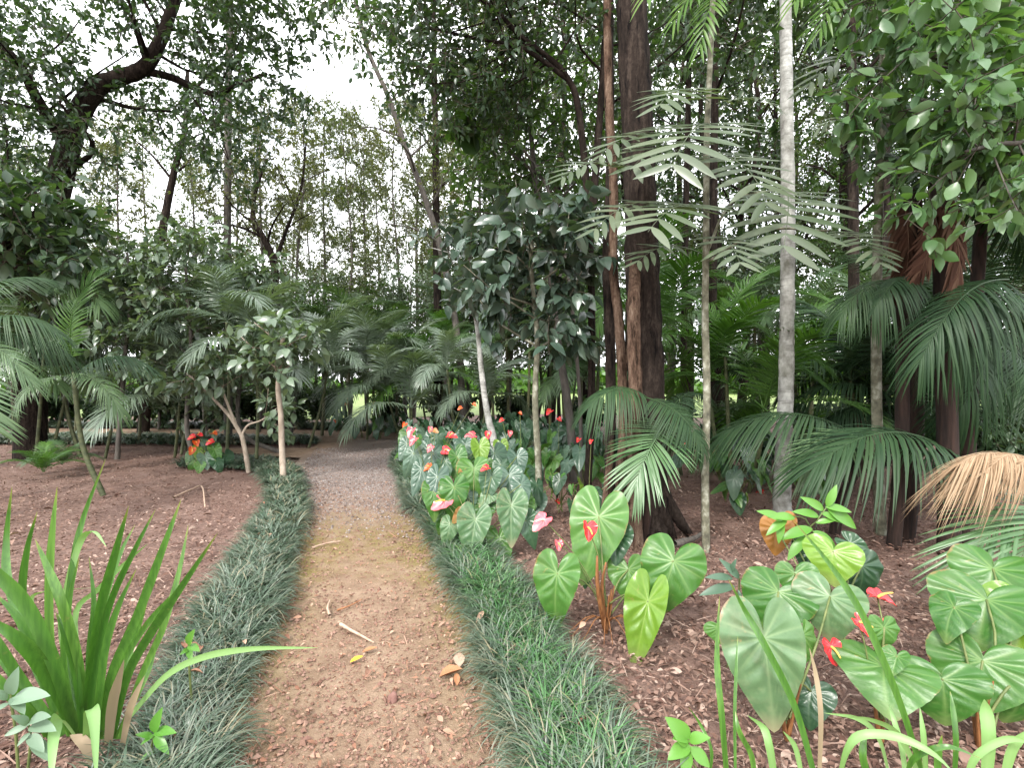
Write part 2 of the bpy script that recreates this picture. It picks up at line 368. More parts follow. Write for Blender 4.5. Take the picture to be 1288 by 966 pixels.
# sky azimuth: rotation 0 = +Y, growing clockwise seen from above
sdir = Vector((math.sin(SUN_AZ) * math.cos(SUN_EL), math.cos(SUN_AZ) * math.cos(SUN_EL), math.sin(SUN_EL)))
so.rotation_euler = sdir.to_track_quat('Z', 'Y').to_euler(); so.location = sdir * 40
cd = bpy.data.cameras.new('camera'); cam = bpy.data.objects.new('camera', cd); COL.objects.link(cam)
cam.location = (0, 0, H); cam.rotation_euler = (math.radians(90), 0, 0)
cd.sensor_width = 36; cd.lens = F / 1288 * 36; cd.clip_end = 1000; cd.clip_start = .05
scene.camera = cam
scene.view_settings.view_transform = 'Standard'; scene.view_settings.look = 'None'
scene.view_settings.exposure = 1.72; scene.view_settings.gamma = 1.0
try: scene.view_settings.use_curve_mapping = False
except Exception: pass
scene.cycles.max_bounces = 7; scene.cycles.diffuse_bounces = 4; scene.cycles.glossy_bounces = 2
scene.cycles.transmission_bounces = 4; scene.cycles.transparent_max_bounces = 4
scene.cycles.use_denoising = True
scene.cycles.caustics_reflective = False; scene.cycles.caustics_refractive = False

# ------------------------------------------------------------------ ground, paths
def axis(lo, hi, step, far):
    a = list(np.arange(lo, hi + step * .5, step)); s = step
    b = []; x = hi
    while x < far: s *= 1.5; x += s; b.append(x)
    s = step; c = []; x = lo
    while x > -far: s *= 1.5; x -= s; c.append(x)
    return np.array(c[::-1] + a + b)
def hills(x, y, seed, n=26, lo=.8, hi=9):
    g = np.random.default_rng(seed); z = np.zeros_like(x)
    for _ in range(n):
        k = g.uniform(lo, hi); a = g.uniform(0, 6.28); z += np.sin(k * (x * math.cos(a) + y * math.sin(a)) + g.uniform(0, 6.28)) / (k ** .8)
    return z / math.sqrt(n)
def ground_mat():
    m, nt, out = new_mat('mulch')
    co = objco(nt)
    c = ramp(nt, noise(nt, co, 3.2, 6, .62), [(.3, (.10, .06, .048)), (.5, (.155, .097, .079)), (.7, (.205, .138, .115))])
    c = mixc(nt, ramp(nt, noise(nt, co, 45, 3, .6), [(.5, (0, 0, 0)), (.62, (.6,) * 3)]), c, (.22, .145, .115))
    c = mixc(nt, ramp(nt, noise(nt, co, 26, 3, .6), [(.55, (0, 0, 0)), (.65, (.7,) * 3)]), c, (.05, .027, .02))
    p = N_(nt, 'ShaderNodeBsdfPrincipled'); nt.links.new(c, p.inputs['Base Color']); p.inputs['Roughness'].default_value = .9
    p.inputs['Specular IOR Level'].default_value = .15
    b = N_(nt, 'ShaderNodeBump'); b.inputs['Strength'].default_value = .8; b.inputs['Distance'].default_value = .02
    nt.links.new(noise(nt, co, 38, 5, .65), b.inputs['Height']); nt.links.new(b.outputs[0], p.inputs['Normal'])
    nt.links.new(p.outputs[0], out.inputs['Surface']); return m
def path_mat():
    m, nt, out = new_mat('path_earth')
    co = objco(nt)
    sx = N_(nt, 'ShaderNodeSeparateXYZ'); nt.links.new(co, sx.inputs[0])
    big = noise(nt, co, 1.3, 4, .6)
    c = ramp(nt, noise(nt, co, 5, 6, .65), [(.3, (.155, .10, .066)), (.5, (.232, .160, .108)), (.72, (.305, .222, .155))])
    fine = noise(nt, co, 120, 3, .7)
    c = mixc(nt, ramp(nt, fine, [(.55, (0, 0, 0)), (.68, (.75,) * 3)]), c, (.36, .26, .205))
    c = mixc(nt, ramp(nt, noise(nt, co, 60, 3, .65), [(.58, (0, 0, 0)), (.68, (.7,) * 3)]), c, (.15, .08, .055))
    # grey gravel further along; pale colour carried on to lighten the shaded end
    g = ramp(nt, noise(nt, co, 70, 4, .75), [(.3, (.085, .065, .06)), (.5, (.20, .165, .15)), (.7, (.36, .31, .29))])
    yy = mathn(nt, 'ADD', sx.outputs[1], mathn(nt, 'ADD', mathn(nt, 'MULTIPLY', mathn(nt, 'SUBTRACT', big, .5), 1.8), mathn(nt, 'MULTIPLY', mathn(nt, 'SUBTRACT', noise(nt, co, 9, 5, .7), .5), 1.6)))
    mr = N_(nt, 'ShaderNodeMapRange'); nt.links.new(yy, mr.inputs[0]); mr.inputs[1].default_value = 4.7; mr.inputs[2].default_value = 7.2
    mr2 = N_(nt, 'ShaderNodeMapRange'); nt.links.new(yy, mr2.inputs[0]); mr2.inputs[1].default_value = 13.4; mr2.inputs[2].default_value = 12.4
    mr3 = N_(nt, 'ShaderNodeMapRange'); nt.links.new(sx.outputs[0], mr3.inputs[0]); mr3.inputs[1].default_value = -4.3; mr3.inputs[2].default_value = -3.6
    c = mixc(nt, mathn(nt, 'MULTIPLY', mathn(nt, 'MULTIPLY', mr.outputs[0], mr2.outputs[0]), mathn(nt, 'MULTIPLY', mr3.outputs[0], .88)), c, g)
    # moss: band where gravel starts, and along the edges
    ed = attr(nt, 'vein')
    band = mathn(nt, 'SUBTRACT', 1.0, mathn(nt, 'MINIMUM', 1.0, mathn(nt, 'ABSOLUTE', mathn(nt, 'MULTIPLY', mathn(nt, 'SUBTRACT', yy, 4.6), .8))))
    near = mathn(nt, 'MULTIPLY', mathn(nt, 'POWER', ed, 3.0), mathn(nt, 'SUBTRACT', 1.0, mathn(nt, 'MINIMUM', 1.0, mathn(nt, 'ABSOLUTE', mathn(nt, 'MULTIPLY', mathn(nt, 'SUBTRACT', yy, 3.9), .42)))))
    mm = mathn(nt, 'ADD', mathn(nt, 'MULTIPLY', band, .75), mathn(nt, 'MULTIPLY', near, 1.2))
    mm = mathn(nt, 'MULTIPLY', mm, ramp(nt, noise(nt, co, 5.5, 7, .78), [(.38, (0,) * 3), (.56, (1,) * 3)]))
    c = mixc(nt, mathn(nt, 'MINIMUM', .75, mm), c, (.165, .135, .038))
    p = N_(nt, 'ShaderNodeBsdfPrincipled'); nt.links.new(c, p.inputs['Base Color']); p.inputs['Roughness'].default_value = .92
    p.inputs['Specular IOR Level'].default_value = .15
    b = N_(nt, 'ShaderNodeBump'); b.inputs['Strength'].default_value = .9; b.inputs['Distance'].default_value = .012
    nt.links.new(noise(nt, co, 75, 6, .72), b.inputs['Height']); nt.links.new(b.outputs[0], p.inputs['Normal'])
    nt.links.new(p.outputs[0], out.inputs['Surface']); return m
MG, MP = ground_mat(), path_mat()
ML = plain_mat('lawn_grass', (.10, .155, .035), (.20, .25, .08), 3, .9)

xs, ys = axis(-9, 9, .1, 420), axis(-1, 13, .1, 420)
X, Y = np.meshgrid(xs, ys)
Z = (hills(X, Y, 3) * .014 + hills(X, Y, 4, 20, 9, 30) * .016 - .03) * np.exp(-((np.maximum(0, np.hypot(X, Y) - 14) / 8) ** 2)) - .004
g = MB(); nx, ny = len(xs), len(ys)
ii = np.arange(ny - 1)[:, None] * nx + np.arange(nx - 1)[None]
g.add(np.stack([X, Y, Z], -1), np.stack([ii, ii + 1, ii + nx + 1, ii + nx], -1).reshape(-1, 4))
tag(g.build('ground', MG), 'reddish brown mulch ground of the garden beds under the trees', kind='structure')

LE = [(-.55, -1.2), (-.92, 1.0), (-1.06, 1.92), (-1.21, 2.40), (-1.41, 3.02), (-1.78, 4.09), (-2.25, 5.56), (-2.98, 7.3), (-3.7, 9.0), (-4.3, 11.2), (-4.9, 12.9), (-7.5, 13.9), (-15, 14.4)]
RE = [(.35, -1.2), (.06, 1.0), (-.05, 1.92), (-.16, 2.34), (-.30, 3.02), (-.66, 4.28), (-.99, 5.56), (-1.72, 7.93), (-2.2, 10.0), (-2.6, 12.4), (-3.6, 14.6), (-7.0, 15.7), (-15, 16.2)]
def sheet(left, right, z, name, n=260, k=20):
    A = smooth_path([(x, y, 0) for x, y in left], n); C = smooth_path([(x, y, 0) for x, y in right], n)
    u = np.linspace(-.08, 1.08, k)[None, :, None]
    P = A[:, None] * (1 - u) + C[:, None] * u
    P[..., 2] = z + hills(P[..., 0], P[..., 1], 8) * .008 + hills(P[..., 0], P[..., 1], 9, 20, 8, 26) * .009 - .01 * np.abs(u[..., 0] * 2 - 1) ** 2
    mb = MB(); i = np.arange(n - 1)[:, None] * k + np.arange(k - 1)[None]
    mb.add(P, np.stack([i, i + 1, i + k + 1, i + k], -1).reshape(-1, 4), w=np.broadcast_to(np.abs(u[..., 0] * 2 - 1), (n, k)).ravel().clip(0, 1))
    return mb.build(name, MP)
tag(sheet(LE, RE, .03, 'path'), 'curved reddish earth path with grey gravel further on', kind='structure')
tag(sheet([(-3.4, 9.7), (-4.6, 10.1), (-5.6, 10.5), (-6.6, 11.0)], [(-3.5, 11.0), (-4.6, 11.25), (-5.6, 11.3), (-6.6, 11.35)], .034, 'side_path', 80, 10), 'side path leaving to the left between the grass borders', kind='structure')
xs2, ys2 = np.linspace(-160, 160, 120), np.concatenate([np.linspace(0, 1, 4), np.geomspace(2, 260, 40)])
X, Y = np.meshgrid(xs2, ys2)
edge = 21.5 + hills(xs2, xs2 * 0, 5, 12, .1, .6) * 1.2 - .03 * np.clip(xs2, 0, 60)
lw = MB(); ii = np.arange(len(ys2) - 1)[:, None] * len(xs2) + np.arange(len(xs2) - 1)[None]
lw.add(np.stack([X, Y + edge[None], X * 0 + .004], -1), np.stack([ii, ii + 1, ii + len(xs2) + 1, ii + len(xs2)], -1).reshape(-1, 4))
tag(lw.build('lawn', ML), 'open sunlit lawn beyond the trees', kind='structure')

# ------------------------------------------------------------------ mondo grass borders
def tuft_templates(n=7):
    out = []
    g = np.random.default_rng(5)
    for k in range(n):
        a0, a1 = math.radians(g.uniform(60, 88)), math.radians(g.uniform(-60, 5))
        s = 6; r = z = 0.0; pts = [(0, 0)]
        for i in range(1, s + 1):
            a = a0 + (a1 - a0) * ((i - .5) / s) ** 1.25
            r += math.cos(a) / s; z += math.sin(a) / s; pts.append((r, z))
        v, f, t = [], [], []
        sway = g.uniform(-.12, .12)
        for i, (r, z) in enumerate(pts):
            w = 1.0 if i < s - 1 else .6
            if i == s: w = .08
            for sx in (-1, 1): v.append((sx * w, r, z, sway * (i / s) ** 2)); t.append(i / s)
        for i in range(s): f += [(2 * i, 2 * i + 1, 2 * i + 3, 2 * i + 2)]
        out.append((np.array(v), np.array(f), np.array(t)))
    return out
TUFT = tuft_templates()
def grass_strip(name, label, left, right, dens, mats, blades=26, seed=1, fade=True, hscale=1.0, midgreen=False):
    g = np.random.default_rng(seed); n = 400
    A = smooth_path([(x, y, 0) for x, y in left], n); C = smooth_path([(x, y, 0) for x, y in right], n)
    seg = np.linalg.norm(np.diff((A + C) / 2, axis=0), axis=1); wd = np.linalg.norm(A - C, axis=1)[:-1]
    mid = ((A + C) / 2)[:-1]; dist = np.maximum(1.8, np.hypot(mid[:, 0], mid[:, 1]))
    dn = dens * np.minimum(1, 3.2 / dist) if fade else dens * np.ones(n - 1)
    cnt = g.poisson(seg * wd * dn)
    i = np.repeat(np.arange(n - 1), cnt); k = len(i)
    u = g.beta(1.05, 1.05, k); f = g.random(k)
    wob = hills(mid[:, 0], mid[:, 1], seed + 60, 14, 2, 8) * .16
    u = u + np.where(u > .5, wob[i], -hills(mid[:, 0] + 5, mid[:, 1], seed + 61, 14, 2, 8)[i] * .16) * np.abs(u - .5) * 2
    P = A[i] * (1 - u)[:, None] + C[i] * u[:, None]; P2 = A[i + 1] * (1 - u)[:, None] + C[i + 1] * u[:, None]
    P = P * (1 - f)[:, None] + P2 * f[:, None]
    d = np.maximum(1.6, np.hypot(P[:, 0], P[:, 1]))
    lump = .5 + .5 * hills(P[:, 0], P[:, 1], 31, 16, 3, 9)
    mb = MB()
    nb = np.repeat(np.arange(k), blades); K = len(nb)
    az = g.random(K) * 2 * math.pi
    # blades on a border's edge lean outward
    out_ = (A[i] - C[i]); out_ = nrm(out_); ow = ((.5 - u) * 2)[:, None] * out_
    dirv = np.stack([np.cos(az), np.sin(az)], -1) + .9 * (np.sign(ow[:, :2]) * np.abs(ow[:, :2]) ** 1.5)[nb]
    dirv /= np.linalg.norm(dirv, axis=1)[:, None] + 1e-6
    Ln = g.uniform(.17, .31, K) * hscale * (.72 + .5 * lump[nb])
    W = .0026 * np.maximum(1, d[nb] / 2.6) ** .9
    off = g.normal(0, .012, (K, 2))
    tk = g.integers(0, len(TUFT), K)
    tr = g.random(k)
    mk = ((np.abs(u - .52) < .24 + .1 * (lump - .5)) & (g.random(k) < .85)).astype(int) if midgreen else np.zeros(k, int)
    for a in range(len(TUFT)):
        for mi in (0, 1):
            s = (tk == a) & (mk[nb] == mi)
            if not s.any(): continue
            v, ff, t = TUFT[a]; S = s.sum(); q = len(v)
            px = np.stack([-dirv[s, 1], dirv[s, 0]], -1)
            x = v[None, :, 0] * W[s, None] + v[None, :, 3] * Ln[s, None]
            rr = v[None, :, 1] * Ln[s, None]
            xy = P[nb[s], :2][:, None] + off[s][:, None] + x[..., None] * px[:, None] + rr[..., None] * dirv[s][:, None]
            z = v[None, :, 2] * Ln[s, None]
            vv = np.concatenate([xy, z[..., None] - .005], -1)
            rn = np.clip(.55 * g.random(S) + .45 * tr[nb[s]], 0, 1)
            mb.add(vv.reshape(-1, 3), (ff[None] + (np.arange(S) * q)[:, None, None]).reshape(-1, 4), mi, np.repeat(rn, q), np.tile(t, S))
    o = mb.build(name, mats)
    return tag(o, label, 'grass', kind='stuff')
grass_strip('grass_border', 'dark mondo grass border along the left edge of the path',
            [(-1.30, .8), (-1.43, 1.92), (-1.60, 2.40), (-1.92, 3.4), (-2.27, 4.4), (-2.66, 5.56), (-3.46, 7.2), (-4.2, 8.35), (-4.85, 8.75), (-5.9, 8.9)],
            [(-.94, .8), (-1.10, 1.92), (-1.26, 2.40), (-1.54, 3.3), (-1.89, 4.3), (-2.30, 5.56), (-3.06, 7.3), (-3.85, 8.75), (-4.6, 9.25), (-5.9, 9.4)], 420, [L['grass'], L['grass_mid']], seed=2)
grass_strip('grass_border', 'mondo grass border with greener middle along the right edge of the path',
            [(.19, .8), (.06, 1.92), (-.06, 2.34), (-.22, 3.02), (-.61, 4.28), (-1.02, 5.56), (-1.76, 7.93), (-2.28, 10.2), (-2.66, 12.4)],
            [(.54, .8), (.42, 1.92), (.34, 2.34), (.16, 3.02), (-.18, 4.1), (-.56, 5.5), (-1.3, 7.9), (-1.8, 10.2), (-2.1, 12.4)], 420, [L['grass'], L['grass_mid']], seed=3, midgreen=True)
grass_strip('grass_border', 'tongue of dark mondo grass ending at the left side of the far bend',
            [(-4.75, 12.3), (-6, 12.15), (-9, 12.2), (-16, 12.4)], [(-4.95, 12.75), (-6, 13.0), (-9, 13.3), (-16, 13.6)], 300, [L['grass'], L['grass_mid']], seed=4, hscale=1.15)
grass_strip('grass_border', 'farthest dark mondo grass border beyond the bend of the path',
            [(-2.2, 12.6), (-3.0, 14.6), (-5.0, 15.9), (-9, 16.5), (-17, 16.8)], [(-1.8, 12.9), (-2.6, 15.2), (-4.8, 16.8), (-9, 17.3), (-17, 17.6)], 260, [L['grass'], L['grass_mid']], seed=5, hscale=1.2)

# ------------------------------------------------------------------ leaf litter
Yl = np.array([p[1] for p in LE[:10]]); Xl = np.array([p[0] for p in LE[:10]]); Yr = np.array([p[1] for p in RE[:10]]); Xr = np.array([p[0] for p in RE[:10]])
T_STICK = leaf_template([(0, .02), (.5, .03), (1, .012)], .8, .06)
T_CURL = leaf_template([(0, .0), (.15, .16), (.45, .27), (.75, .18), (1, 0)], .75, .35)
def litter(name, label, n, lo, hi, mat, onpath, seed, sz=(.014, .048)):
    g = np.random.default_rng(seed); mb = MB()
    y = lo * (hi / lo) ** g.random(n); x = (g.random(n) * 2 - 1) * (1.08 * y + .5)
    a, b = np.interp(y, Yl, Xl), np.interp(y, Yr, Xr)
    if onpath: x = a + (b - a) * g.random(n); keep = np.ones(n, bool)
    else: keep = ((x < a - .28) | (x > b + .35)) & (hills(x, y, 91, 14, .5, 3) * .8 + g.normal(0, .7, n) > -1.0)
    x, y = x[keep], y[keep]; n = len(x)
    z = (.036 if onpath else .0) + g.random(n) * .012
    kind = g.random(n); size = g.uniform(*sz, n) * np.where(g.random(n) < .035, 2.0, 1.0)
    az = g.random(n) * 6.283
    D = np.stack([np.cos(az), np.sin(az), g.normal(.05, .18, n)], -1); Nn = np.stack([g.normal(0, .4, n), g.normal(0, .4, n), np.ones(n)], -1)
    P = np.stack([x, y, z], -1)
    for tmpl, s, m in ((T_POINT, kind < .35, 1), (T_CURL, (kind >= .35) & (kind < .62), 1), (T_FAR, (kind >= .62) & (kind < .8), .8), (T_STICK, kind >= .8, 2.2)):
        scatter(mb, tmpl, P[s], D[s], Nn[s], size[s] * m, 0, g.random(s.sum()))
    o = mb.build(name, mat); return tag(o, label, 'leaf litter', kind='stuff')
litter('leaf_litter', 'dry fallen leaves and twigs covering the planting beds', 90000, 1.5, 14, L['litter'], False, 21)
litter('leaf_litter', 'small dry leaf bits strewn over the earth path', 4200, 1.4, 12, L['litter_path'], True, 22, (.008, .032))

g = np.random.default_rng(71); n = 60; mb = MB()
y = 1.8 * (10 / 1.8) ** g.random(n); sd_ = g.random(n) < .5
x = np.where(sd_, np.interp(y, Yl, Xl) - .30, np.interp(y, Yr, Xr) + .34) + g.normal(0, .12, n); az = g.random(n) * 6.283
scatter(mb, T_CURL, np.stack([x, y, .10 + .05 * g.random(n)], -1), np.stack([np.cos(az), np.sin(az), g.normal(0, .3, n)], -1), np.stack([g.normal(0, .5, n), g.normal(0, .5, n), np.ones(n)], -1), g.uniform(.03, .075, n), 0, g.random(n), .8)
tag(mb.build('leaf_litter', L['litter_path']), 'dry leaves caught on top of the mondo grass borders', 'leaf litter', kind='stuff')

# crumbs of soil on the near stretch
g = np.random.default_rng(67); n = 9000; mb = MB()
y = 1.4 + 6 * g.random(n) ** 1.5; x = np.interp(y, Yl, Xl) + (np.interp(y, Yr, Xr) - np.interp(y, Yl, Xl)) * g.random(n)
T_CLOD = (np.array([(0, 0, .4), (.5, 0, 0), (.1, .5, 0), (-.5, .1, 0), (0, -.5, 0)]), np.array([(0, 1, 2), (0, 2, 3), (0, 3, 4), (0, 4, 1)]), np.zeros(5))
az = g.random(n) * 6.283
scatter(mb, T_CLOD, np.stack([x, y, .026 + .008 * g.random(n)], -1), np.stack([np.cos(az), np.sin(az), az * 0], -1), np.stack([g.normal(0, .3, n), g.normal(0, .3, n), np.ones(n)], -1), g.uniform(.005, .02, n) * np.where(g.random(n) < .06, 1.9, 1), 0, g.random(n), g.uniform(.7, 1.3, n))
tag(mb.build('soil_crumbs', leaf_mat('soil_crumb', [(.13, .07, .05), (.20, .12, .09), (.26, .165, .125), (.16, .09, .07)], .95, 0, objvar=0, spec=.1), smooth=False), 'small crumbs of reddish soil lying on the near stretch of the path', 'soil', kind='stuff')

# loose gravel on the far stretch of the path
g = np.random.default_rng(66); n = 7000; mb = MB()
y = 4.6 + 6.6 * g.random(n) ** .8; keep = g.random(n) < np.clip((y - 4.4) / 1.6, .1, 1); y = y[keep]; n = len(y)
x = np.interp(y, Yl, Xl) + (np.interp(y, Yr, Xr) - np.interp(y, Yl, Xl)) * g.random(n)
T_PEB = (np.array([(0, 0, .5), (.5, 0, 0), (0, .5, 0), (-.5, 0, 0), (0, -.5, 0)]), np.array([(0, 1, 2), (0, 2, 3), (0, 3, 4), (0, 4, 1)]), np.zeros(5))
az = g.random(n) * 6.283
scatter(mb, T_PEB, np.stack([x, y, .026 + .01 * g.random(n)], -1), np.stack([np.cos(az), np.sin(az), az * 0], -1), np.stack([g.normal(0, .3, n), g.normal(0, .3, n), np.ones(n)], -1), g.uniform(.012, .032, n) , 0, g.random(n), g.uniform(.7, 1.3, n))
MGR = leaf_mat('gravel_stone', [(.09, .07, .065), (.17, .14, .13), (.24, .21, .195), (.15, .11, .09), (.29, .26, .245)], .9, 0, objvar=0, spec=.2)
tag(mb.build('gravel', MGR, smooth=False), 'small grey gravel strewn over the far stretch of the path', 'gravel', kind='stuff')

# ------------------------------------------------------------------ trees
class Tree:
    def __init__(s, spec, seed):
        s.spec = spec; s.r = random.Random(seed); s.g = np.random.default_rng(seed)
        s.wood = MB(); s.crown = MB(); s.LP, s.LD, s.LN, s.LS = [], [], [], []
    def leaves(s, P, T, n):
        sp, g = s.spec, s.g
        i = g.integers(max(0, int(len(P) * .15)), len(P), n); f = g.random(n)[:, None]
        j = np.minimum(i + 1, len(P) - 1)
        p = P[i] * (1 - f) + P[j] * f
        rv = nrm(g.normal(0, 1, (n, 3)))
        d = T[i] * .5 + rv * .8 + np.array([0, 0, -sp.get('droop', .2)])
        nn = np.array([0, 0, sp.get('flat', 1.0)]) + g.normal(0, .5, (n, 3))
        s.LP.append(p + nrm(d) * .02); s.LD.append(nrm(d)); s.LN.append(nn); s.LS.append(sp['leaf'] * g.uniform(.6, 1.25, n))
    def grow(s, pts, r0, r1, lvl, t0=.25, ncount=None):
        sp, r = s.spec, s.r
        last = len(sp['n'])
        npt = max(3, 2 * len(pts)) if lvl < 2 else 3
        if lvl < 2: tube(s.wood, pts, r0, r1, 10 if lvl == 0 else 6, npt * (2 if lvl == 0 else 1), bumpy=.12 if lvl == 0 else 0)
        else: tube(s.crown, pts, r0, r1, 3, npt, mat=1, cap=False)
        P = smooth_path(pts, 12); T = nrm(np.gradient(P, axis=0))
        if lvl >= last:
            s.leaves(P, T, sp['k']); return
        n = ncount or sp['n'][lvl]; az = r.random() * 6.28
        for i in range(n):
            t = t0 + (1 - t0) * (i + r.random() * .9) / n
            k = min(10, t * 11); a = int(k); p = P[a] + (P[a + 1] - P[a]) * (k - a); tg = Vector(T[a])
            az += 2.4 + r.uniform(-.5, .5)
            q = tg.orthogonal().normalized(); q.rotate(Matrix.Rotation(az, 3, tg))
            ca = sp['ang'][lvl] if 'ang' in sp else .5
            d = (tg * ca + q + UP * sp.get('up', .25) * r.uniform(.4, 1.4)).normalized()
            ln = sp['len'][lvl] * r.uniform(.6, 1.25) * (1 - sp.get('taper', .45) * t)
            b = Vector(p); m1 = b + d * ln * .5 + V(r.uniform(-1, 1), r.uniform(-1, 1), r.uniform(-1, 1)) * ln * .1
            e = b + d * ln + V(r.uniform(-1, 1), r.uniform(-1, 1), r.uniform(-1, 1) - sp.get('sag', .3)) * ln * .18
            rr = (r0 + (r1 - r0) * t) * sp.get('rr', .45)
            s.grow([b, m1, e], max(.004, rr), max(.003, rr * .35), lvl + 1, .2)
    def finish(s, name, label, cat, base, bark, leaf, group=None, tmpl=None, wid=1.0, crown=True):
        base = Vector(base)
        root = thing(name, label, cat, base, group)
        if s.wood.n: s.wood.build('trunk', bark, root, origin=base)
        if s.LP:
            scatter(s.crown, tmpl or s.spec.get('tmpl', T_OVATE), np.concatenate(s.LP), np.concatenate(s.LD), np.concatenate(s.LN), np.concatenate(s.LS), 0, s.g.random(sum(map(len, s.LS))), wid)
        if s.crown.n: s.crown.build('crown', [leaf, B['twig']], root, origin=base)
        return root
def straight(base, top, wob, r, n=5):
    b, t = Vector(base), Vector(top)
    return [b + (t - b) * (i / (n - 1)) + (V(r.uniform(-1, 1), r.uniform(-1, 1), 0) * wob if 0 < i else V(0, 0, 0)) for i in range(n)]

# background archetypes, 1:1 metres, then copied
SP_SLIM = dict(n=[18, 7, 5], len=[2.1, 1.1, .55], k=14, leaf=.12, up=.45, taper=.5, tmpl=T_OVATE, ang=[.5, .5, .5])
SP_WIDE = dict(n=[13, 7, 6], len=[3.4, 1.5, .6], k=12, leaf=.115, up=.3, taper=.4, tmpl=T_OVATE, ang=[.5, .5, .5])
SP_SPARSE = dict(n=[15, 6, 5], len=[2.2, 1.1, .5], k=12, leaf=.115, up=.7, taper=.45, tmpl=T_OVATE, ang=[.8, .6, .5])
def arche(spec, seed, h, r0, t0, bark, leaf, nm, label, group, loc):
    t = Tree(spec, seed)
    t.grow(straight((0, 0, -.1), (t.r.uniform(-.5, .5), t.r.uniform(-.5, .5), h), .18, t.r), r0, r0 * .2, 0, t0)
    root = t.finish(nm, label, 'tree', (0, 0, 0), bark, leaf, group)
    root.location = loc; return root
ARCH = {}
def bgtree(kind, px, Yd, rot, sc, label, group):
    loc = V((px - CX) / F * Yd, Yd, -.05)
    if kind not in ARCH:
        spec, seed, h, r0, t0, bark, leaf = {
            'slim1': (SP_SLIM, 101, 13, .09, .24, B['grey'], L['olive']), 'slim2': (SP_SLIM, 102, 14, .10, .2, B['grey'], L['far']),
            'wide1': (SP_WIDE, 103, 12, .16, .3, B['dark'], L['far']), 'wide2': (SP_WIDE, 104, 11, .15, .27, B['dark'], L['mid']),
            'sparse1': (SP_SPARSE, 105, 14, .08, .2, B['grey'], L['olive']), 'sparse2': (SP_SPARSE, 106, 12, .07, .15, B['grey'], L['far']),
            'dense1': (dict(SP_WIDE, n=[15, 7, 5], len=[2.6, 1.3, .6], leaf=.14), 107, 10, .13, .25, B['dark'], L['dark']),
        }[kind]
        root = arche(spec, seed, h, r0, t0, bark, leaf, 'background_tree', label, group, loc); ARCH[kind] = root
        root.rotation_euler = (0, 0, rot); root.scale = (sc,) * 3
        return root
    return dup(ARCH[kind], loc, rot, sc, label, group)
G1 = 'slender trees beyond the bend of the path'; G2 = 'leafy trees behind the right bed'; G3 = 'trees behind the left bed'
LB1 = 'slender small leaved tree in the light row beyond the bend of the path'
LB2 = 'dark leafy tree in the dense row behind the right bed'
LB3 = 'loose crowned tree in the far row behind the left bed'
for kind, px, Yd, rot, sc in [
    ('slim1', 330, 17, .3, .85), ('sparse1', 372, 18, 1.3, .85), ('slim2', 408, 20, 2.2, .85), ('sparse2', 437, 17, .9, .9), ('slim1', 462, 21, 4.0, .95),
    ('sparse1', 500, 19, 5.0, .85), ('slim2', 520, 22, 3.1, 1.0), ('slim1', 585, 18, 2.0, 1.0), ('sparse2', 612, 16, 3.6, 1.1), ('slim2', 640, 19, 5.2, 1.1),
    ('sparse2', 350, 22, 2.6, .9), ('slim1', 395, 24, 5.4, .9), ('slim2', 480, 25, .7, .95), ('slim1', 560, 24, 1.2, 1.05), ('slim1', 440, 28, 2.9, 1.0), ('slim2', 540, 27, 4.4, 1.0), ('slim2', 365, 27, 3.3, .85)]:
    bgtree(kind, px, Yd, rot, sc, LB1, G1)
for kind, px, Yd, rot, sc in [
    ('wide1', 690, 15, .3, 1.1), ('dense1', 740, 17, 1.7, 1.35), ('wide2', 800, 16, 2.9, 1.1), ('wide1', 865, 18, 4.2, 1.2), ('dense1', 905, 13, .4, 1.15),
    ('wide2', 960, 15, 1.1, 1.2), ('wide1', 1060, 14, 5.1, 1.15), ('wide2', 1180, 13, .2, 1.2),
    ('dense1', 1240, 10.5, 4.4, 1.1), ('wide1', 1300, 12, 2.0, 1.1), ('dense1', 1400, 11, 1.0, 1.1), ('wide1', 1100, 19, .9, 1.3), ('wide2', 1000, 17, 2.3, 1.2), ('wide1', 930, 19, 5.3, 1.2), ('wide2', 1140, 15, 1.6, 1.2), ('wide1', 985, 22, .2, 1.3)]:
    bgtree(kind, px, Yd, rot, sc, LB2, G2)
for kind, px, Yd, rot, sc in [
    ('wide1', -60, 15, 3.3, 1.0), ('sparse2', 20, 18, 1.9, 1.1), ('wide2', 95, 19, 2.4, .8), ('slim1', 150, 17, .6, .8), ('sparse1', 190, 22, 4.1, .95),
    ('slim2', 250, 19, 1.5, .75), ('sparse1', 300, 20, 3.0, .85), ('wide1', 30, 26, 5.0, 1.1), ('sparse2', 235, 27, .5, 1.1), ('wide2', -150, 18, 1.2, 1.0), ('slim2', 120, 26, 3.7, 1.0)]:
    bgtree(kind, px, Yd, rot, sc, LB3, G3)

